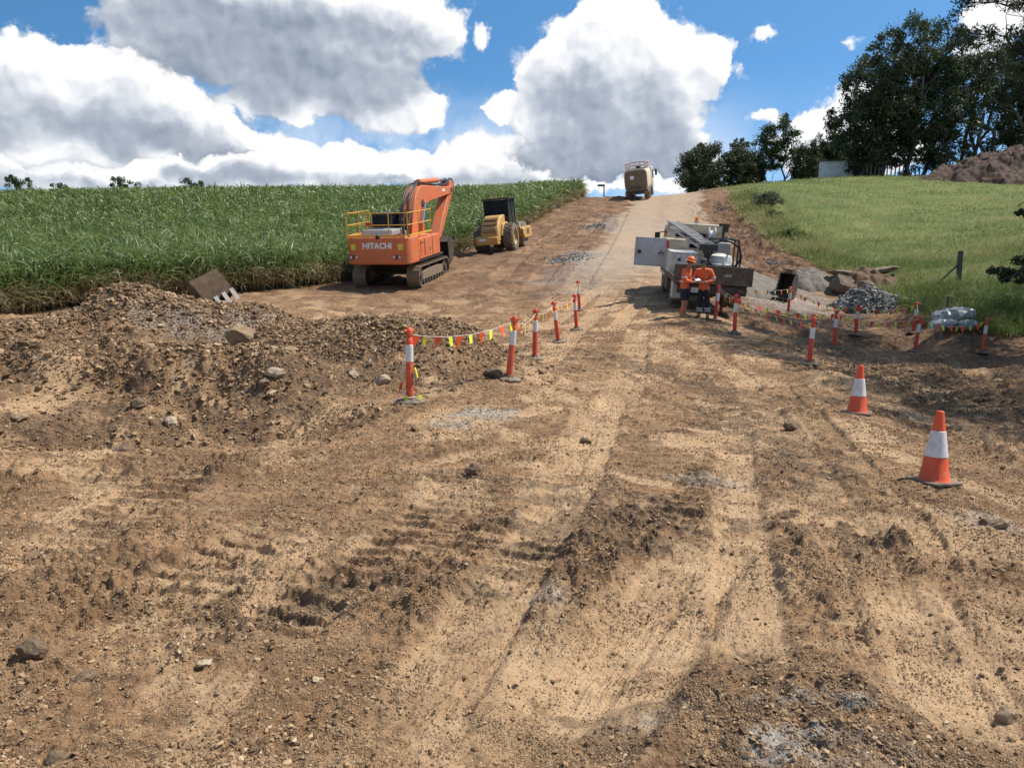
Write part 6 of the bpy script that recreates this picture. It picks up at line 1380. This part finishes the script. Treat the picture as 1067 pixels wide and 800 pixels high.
def person(label, loc, heading, legs, armL, armR, lean, headtilt, shorts, boots, hat):
    """local frame: x right of the person, y forward, z up; 1.77 m tall"""
    root = empty('person', loc, (0, 0, -R(heading))); tag(root, label, 'person', 'workers standing behind the truck')
    pel = (0, 0, .95); ch = (0, .03 * lean, 1.22); up_ = (0, .07 * lean, 1.42); nk = (0, .10 * lean, 1.50); hd0 = (0, .13 * lean, 1.58)
    S = {s: (s * .19, .06 * lean, 1.42) for s in (-1, 1)}; H = {s: (s * .10, 0, .90) for s in (-1, 1)}
    arms = {-1: armL, 1: armR}; segs = [[(pel, (.13, .09)), (ch, (.125, .085)), (up_, (.10, .07)), (nk, .054), (hd0, .062), ((0, hd0[1] + .035 * headtilt, 1.66), (.078, .095)), ((0, hd0[1] + .03 * headtilt, 1.74), (.068, .082))]]
    for s in (-1, 1):
        el, wr, hn = arms[s]; segs.append([(up_, (.10, .07)), (S[s], .055), (el, .047), (wr, .031), (hn, .036)])
        hn_v, wr_v = Vector(hn), Vector(wr); d = (hn_v - wr_v).normalized(); sd_ = d.cross(Vector((0, 0, 1))).normalized()
        kn, an = legs[s]; segs.append([(pel, (.13, .09)), (H[s], .088), (kn, .062), (an, .042), ((an[0] + s * .02, an[1] + .13, an[2] - .05), (.04, .03))])
    V, E, Rr = chain(*segs); body = skinned('body', V, E, Rr, skin, root)
    for s in (-1, 1):   # fingers: own short chains rooted in the palm
        el, wr, hn = arms[s]; hn_v, wr_v = Vector(hn), Vector(wr); d = (hn_v - wr_v).normalized(); sd_ = d.cross(Vector((0, 0, 1))).normalized(); dwn = Vector((0, 0, -1))
        for k, ln in enumerate((.068, .078, .074, .058)):
            a = hn_v + sd_ * (k - 1.5) * .02; p1 = a + d * ln * .55; p2 = p1 + (d * .5 + dwn * .6) * ln * .6
            f = skinned('finger', [a, p1, p2], [(0, 1), (1, 2)], [.0095, .0085, .007], skin, body, 1)
        a = hn_v - d * .02; p1 = a - sd_ * s * .04 + d * .03; f = skinned('thumb', [a, p1, p1 + d * .03], [(0, 1), (1, 2)], [.012, .0095, .008], skin, body, 1)
    # face
    hc = Vector((0, hd0[1] + .035 * headtilt, 1.665)); f = Matrix.Rotation(-.35 * headtilt, 3, 'X')
    def fp(x, y, z): return hc + f @ Vector((x, y, z))
    mb = MB(); mb.tube([fp(0, .088, .02), fp(0, .115, -.012), fp(0, .09, -.022)], [.008, .015, .008], 8); mb.build('nose', skin, body)
    for s in (-1, 1):
        mb = MB(); mb.lathe([(.001, -.011), (.009, -.006), (.011, 0), (.009, .006), (.001, .011)], 10, fp(s * .032, .086, .022)); mb.build('eye', pmat('eye_dark', (.05, .04, .035), .3) if 'eye_dark' not in bpy.data.materials else bpy.data.materials['eye_dark'], body)
        mb = MB(); mb.tube([fp(s * .078, -.005, .02), fp(s * .088, -.008, .0), fp(s * .08, 0, -.028)], [.012, .018, .009], 8); mb.build('ear', skin, body)
    mb = MB(); mb.tube([fp(-.022, .092, -.05), fp(0, .098, -.05), fp(.022, .092, -.05)], .006, 6); mb.build('mouth', pmat('lips', (.30, .12, .09), .6) if 'lips' not in bpy.data.materials else bpy.data.materials['lips'], body)
    # shirt
    g = 1.17
    segs = [[((0, 0, .80), (.18, .14)), ((0, 0, .95), (.178, .135)), ((0, 0, 1.08), (.172, .13)), (ch, (.178, .13)), (up_, (.152, .11)), ((0, .09 * lean, 1.50), .085)]]
    for s in (-1, 1):
        el, wr, hn = arms[s]; w2 = tuple(Vector(el).lerp(Vector(wr), .93)); segs.append([(up_, (.165, .12)), (S[s], .098), (el, .074), (w2, .054)])
    V, E, Rr = chain(*segs); shirt = skinned('shirt', V, E, Rr, hiv, root)
    mb = MB()
    for z_, rx, ry in ((1.10, .212, .16),):
        mb.lathe([(rx - .012, -.025), (rx, -.022), (rx, .022), (rx - .012, .025)], 28, (0, .02 * lean, z_))
    o = mb.build('tape', tape, shirt); o.scale = (1, .78, 1)
    for s in (-1, 1):
        el = Vector(arms[s][0]); sh0 = Vector(S[s]); q = sh0.lerp(el, .72); mb = MB(); mb.tube([sh0.lerp(el, .64), sh0.lerp(el, .78)], .083, 16, False); mb.build('tape', tape, shirt)
    # trousers
    segs = [[((0, 0, 1.0), (.165, .122)), (pel, (.17, .125))]]
    for s in (-1, 1):
        kn, an = legs[s]
        if shorts: segs.append([(pel, (.17, .125)), (H[s], .122), (tuple(Vector(H[s]).lerp(Vector(kn), .98)), .112)])
        else: segs.append([(pel, (.17, .125)), (H[s], .116), (kn, .086), (tuple(Vector(kn).lerp(Vector(an), .92)), .076)])
    V, E, Rr = chain(*segs); tr = skinned('shorts' if shorts else 'trousers', V, E, Rr, navy, root, root=1)
    for s in (-1, 1):
        kn, an = legs[s]
        if not shorts:
            for u in (.42, .60): mb = MB(); a, c_ = Vector(kn).lerp(Vector(an), u), Vector(kn).lerp(Vector(an), u + .11); mb.tube([a, c_], .092, 16, False); mb.build('reflective_band', tape, tr)
        mb = MB(); foot = Vector(an)
        top = .20 if shorts else .14
        V, E, Rr = chain([((an[0], an[1] - .01, an[2] + top - .06), .058), ((an[0], an[1] - .01, .07), (.056, .06)), ((an[0] + s * .02, an[1] + .11, .05), (.052, .045)), ((an[0] + s * .035, an[1] + .19, .045), (.045, .035))])
        bt = skinned('boot', V, E, Rr, boots, root); mb = MB(); mb.box((an[0] + s * .015, an[1] + .075, .012), (.105, .30, .024), (0, 0, -s * .1)); mb.build('sole', boot_d, bt, bevel=.01)
        if shorts: mb = MB(); mb.tube([(an[0], an[1], an[2] + .12), (an[0], an[1], an[2] + .21)], .062, 14); mb.build('sock', hiv, root)
    # hat
    if hat == 'hard_hat':
        mb = MB(); mb.lathe([(.165, 0), (.165, .008), (.118, .02), (.116, .055), (.10, .10), (.06, .132), (.001, .142)], 28); mb.tube([(0, -.10, .10), (0, 0, .148), (0, .10, .10)], .012, 6)
        o = mb.build('hard_hat', helm, root); o.location = hc + Vector((0, -.005, .045)); o.rotation_euler = (-.30 * headtilt, 0, 0)
    else:
        mb = MB(); mb.lathe([(.100, 0), (.102, .03), (.095, .07), (.06, .10), (.001, .108)], 24); mb.prism([(-.075, .05), (.075, .05), (.07, .15), (.03, .175), (-.03, .175), (-.07, .15)], .004, .014, 'z')
        o = mb.build('cap', capm, root); o.location = hc + Vector((0, 0, .045)); o.rotation_euler = (-.35 * headtilt, 0, 0)
    mb = MB(); mb.lathe([(.001, -.06), (.083, -.05), (.092, 0), (.086, .05), (.06, .08)], 20, (0, -.012, 0)); o = mb.build('hair', hairm, root); o.location = hc + Vector((0, -.014, .02)); o.scale = (.93, 1, 1)
    return root
t = 24.9
P1 = W(712.5, 330, 24.8); P2 = W(732.5, 331, 25.0)
person('worker in dark shorts, tan boots and an orange hard hat, standing at left holding papers', (P1[0], P1[1], land(P1[0], P1[1])), 118,
       {-1: ((-.10, .03, .50), (-.11, -.02, .10)), 1: ((.10, .01, .50), (.11, -.04, .10))},
       ((-.26, .06, 1.14), (-.10, .28, 1.10), (-.06, .36, 1.12)), ((.26, .05, 1.14), (.12, .27, 1.08), (.07, .35, 1.10)), 1.0, 1.0, True, boot_t, 'hard_hat')
person('worker in long navy trousers with reflective ankle bands and a dark cap, head bowed', (P2[0], P2[1], land(P2[0], P2[1])), 205,
       {-1: ((-.11, .02, .50), (-.13, -.02, .10)), 1: ((.11, .02, .50), (.13, -.02, .10))},
       ((-.30, .02, 1.15), (-.12, .24, 1.10), (-.06, .30, 1.12)), ((.30, .02, 1.15), (.13, .24, 1.08), (.07, .30, 1.10)), 1.1, 1.5, False, boot_d, 'cap')
mid = (np.array(P1) * .48 + np.array(P2) * .52); nb = empty('notebook', (mid[0] + .02, mid[1] - .22, land(mid[0], mid[1]) + 1.14), (R(25), 0, R(20))); tag(nb, 'small white notebook the two workers look at, held between them', 'notebook')
MB().bb(-.10, .10, -.075, .075, -.006, .004).build('cover', pmat('notebook_cover', (.05, .05, .06), .5), nb); MB().bb(-.095, .095, -.07, .07, .0045, .012).build('page', decal_w, nb)
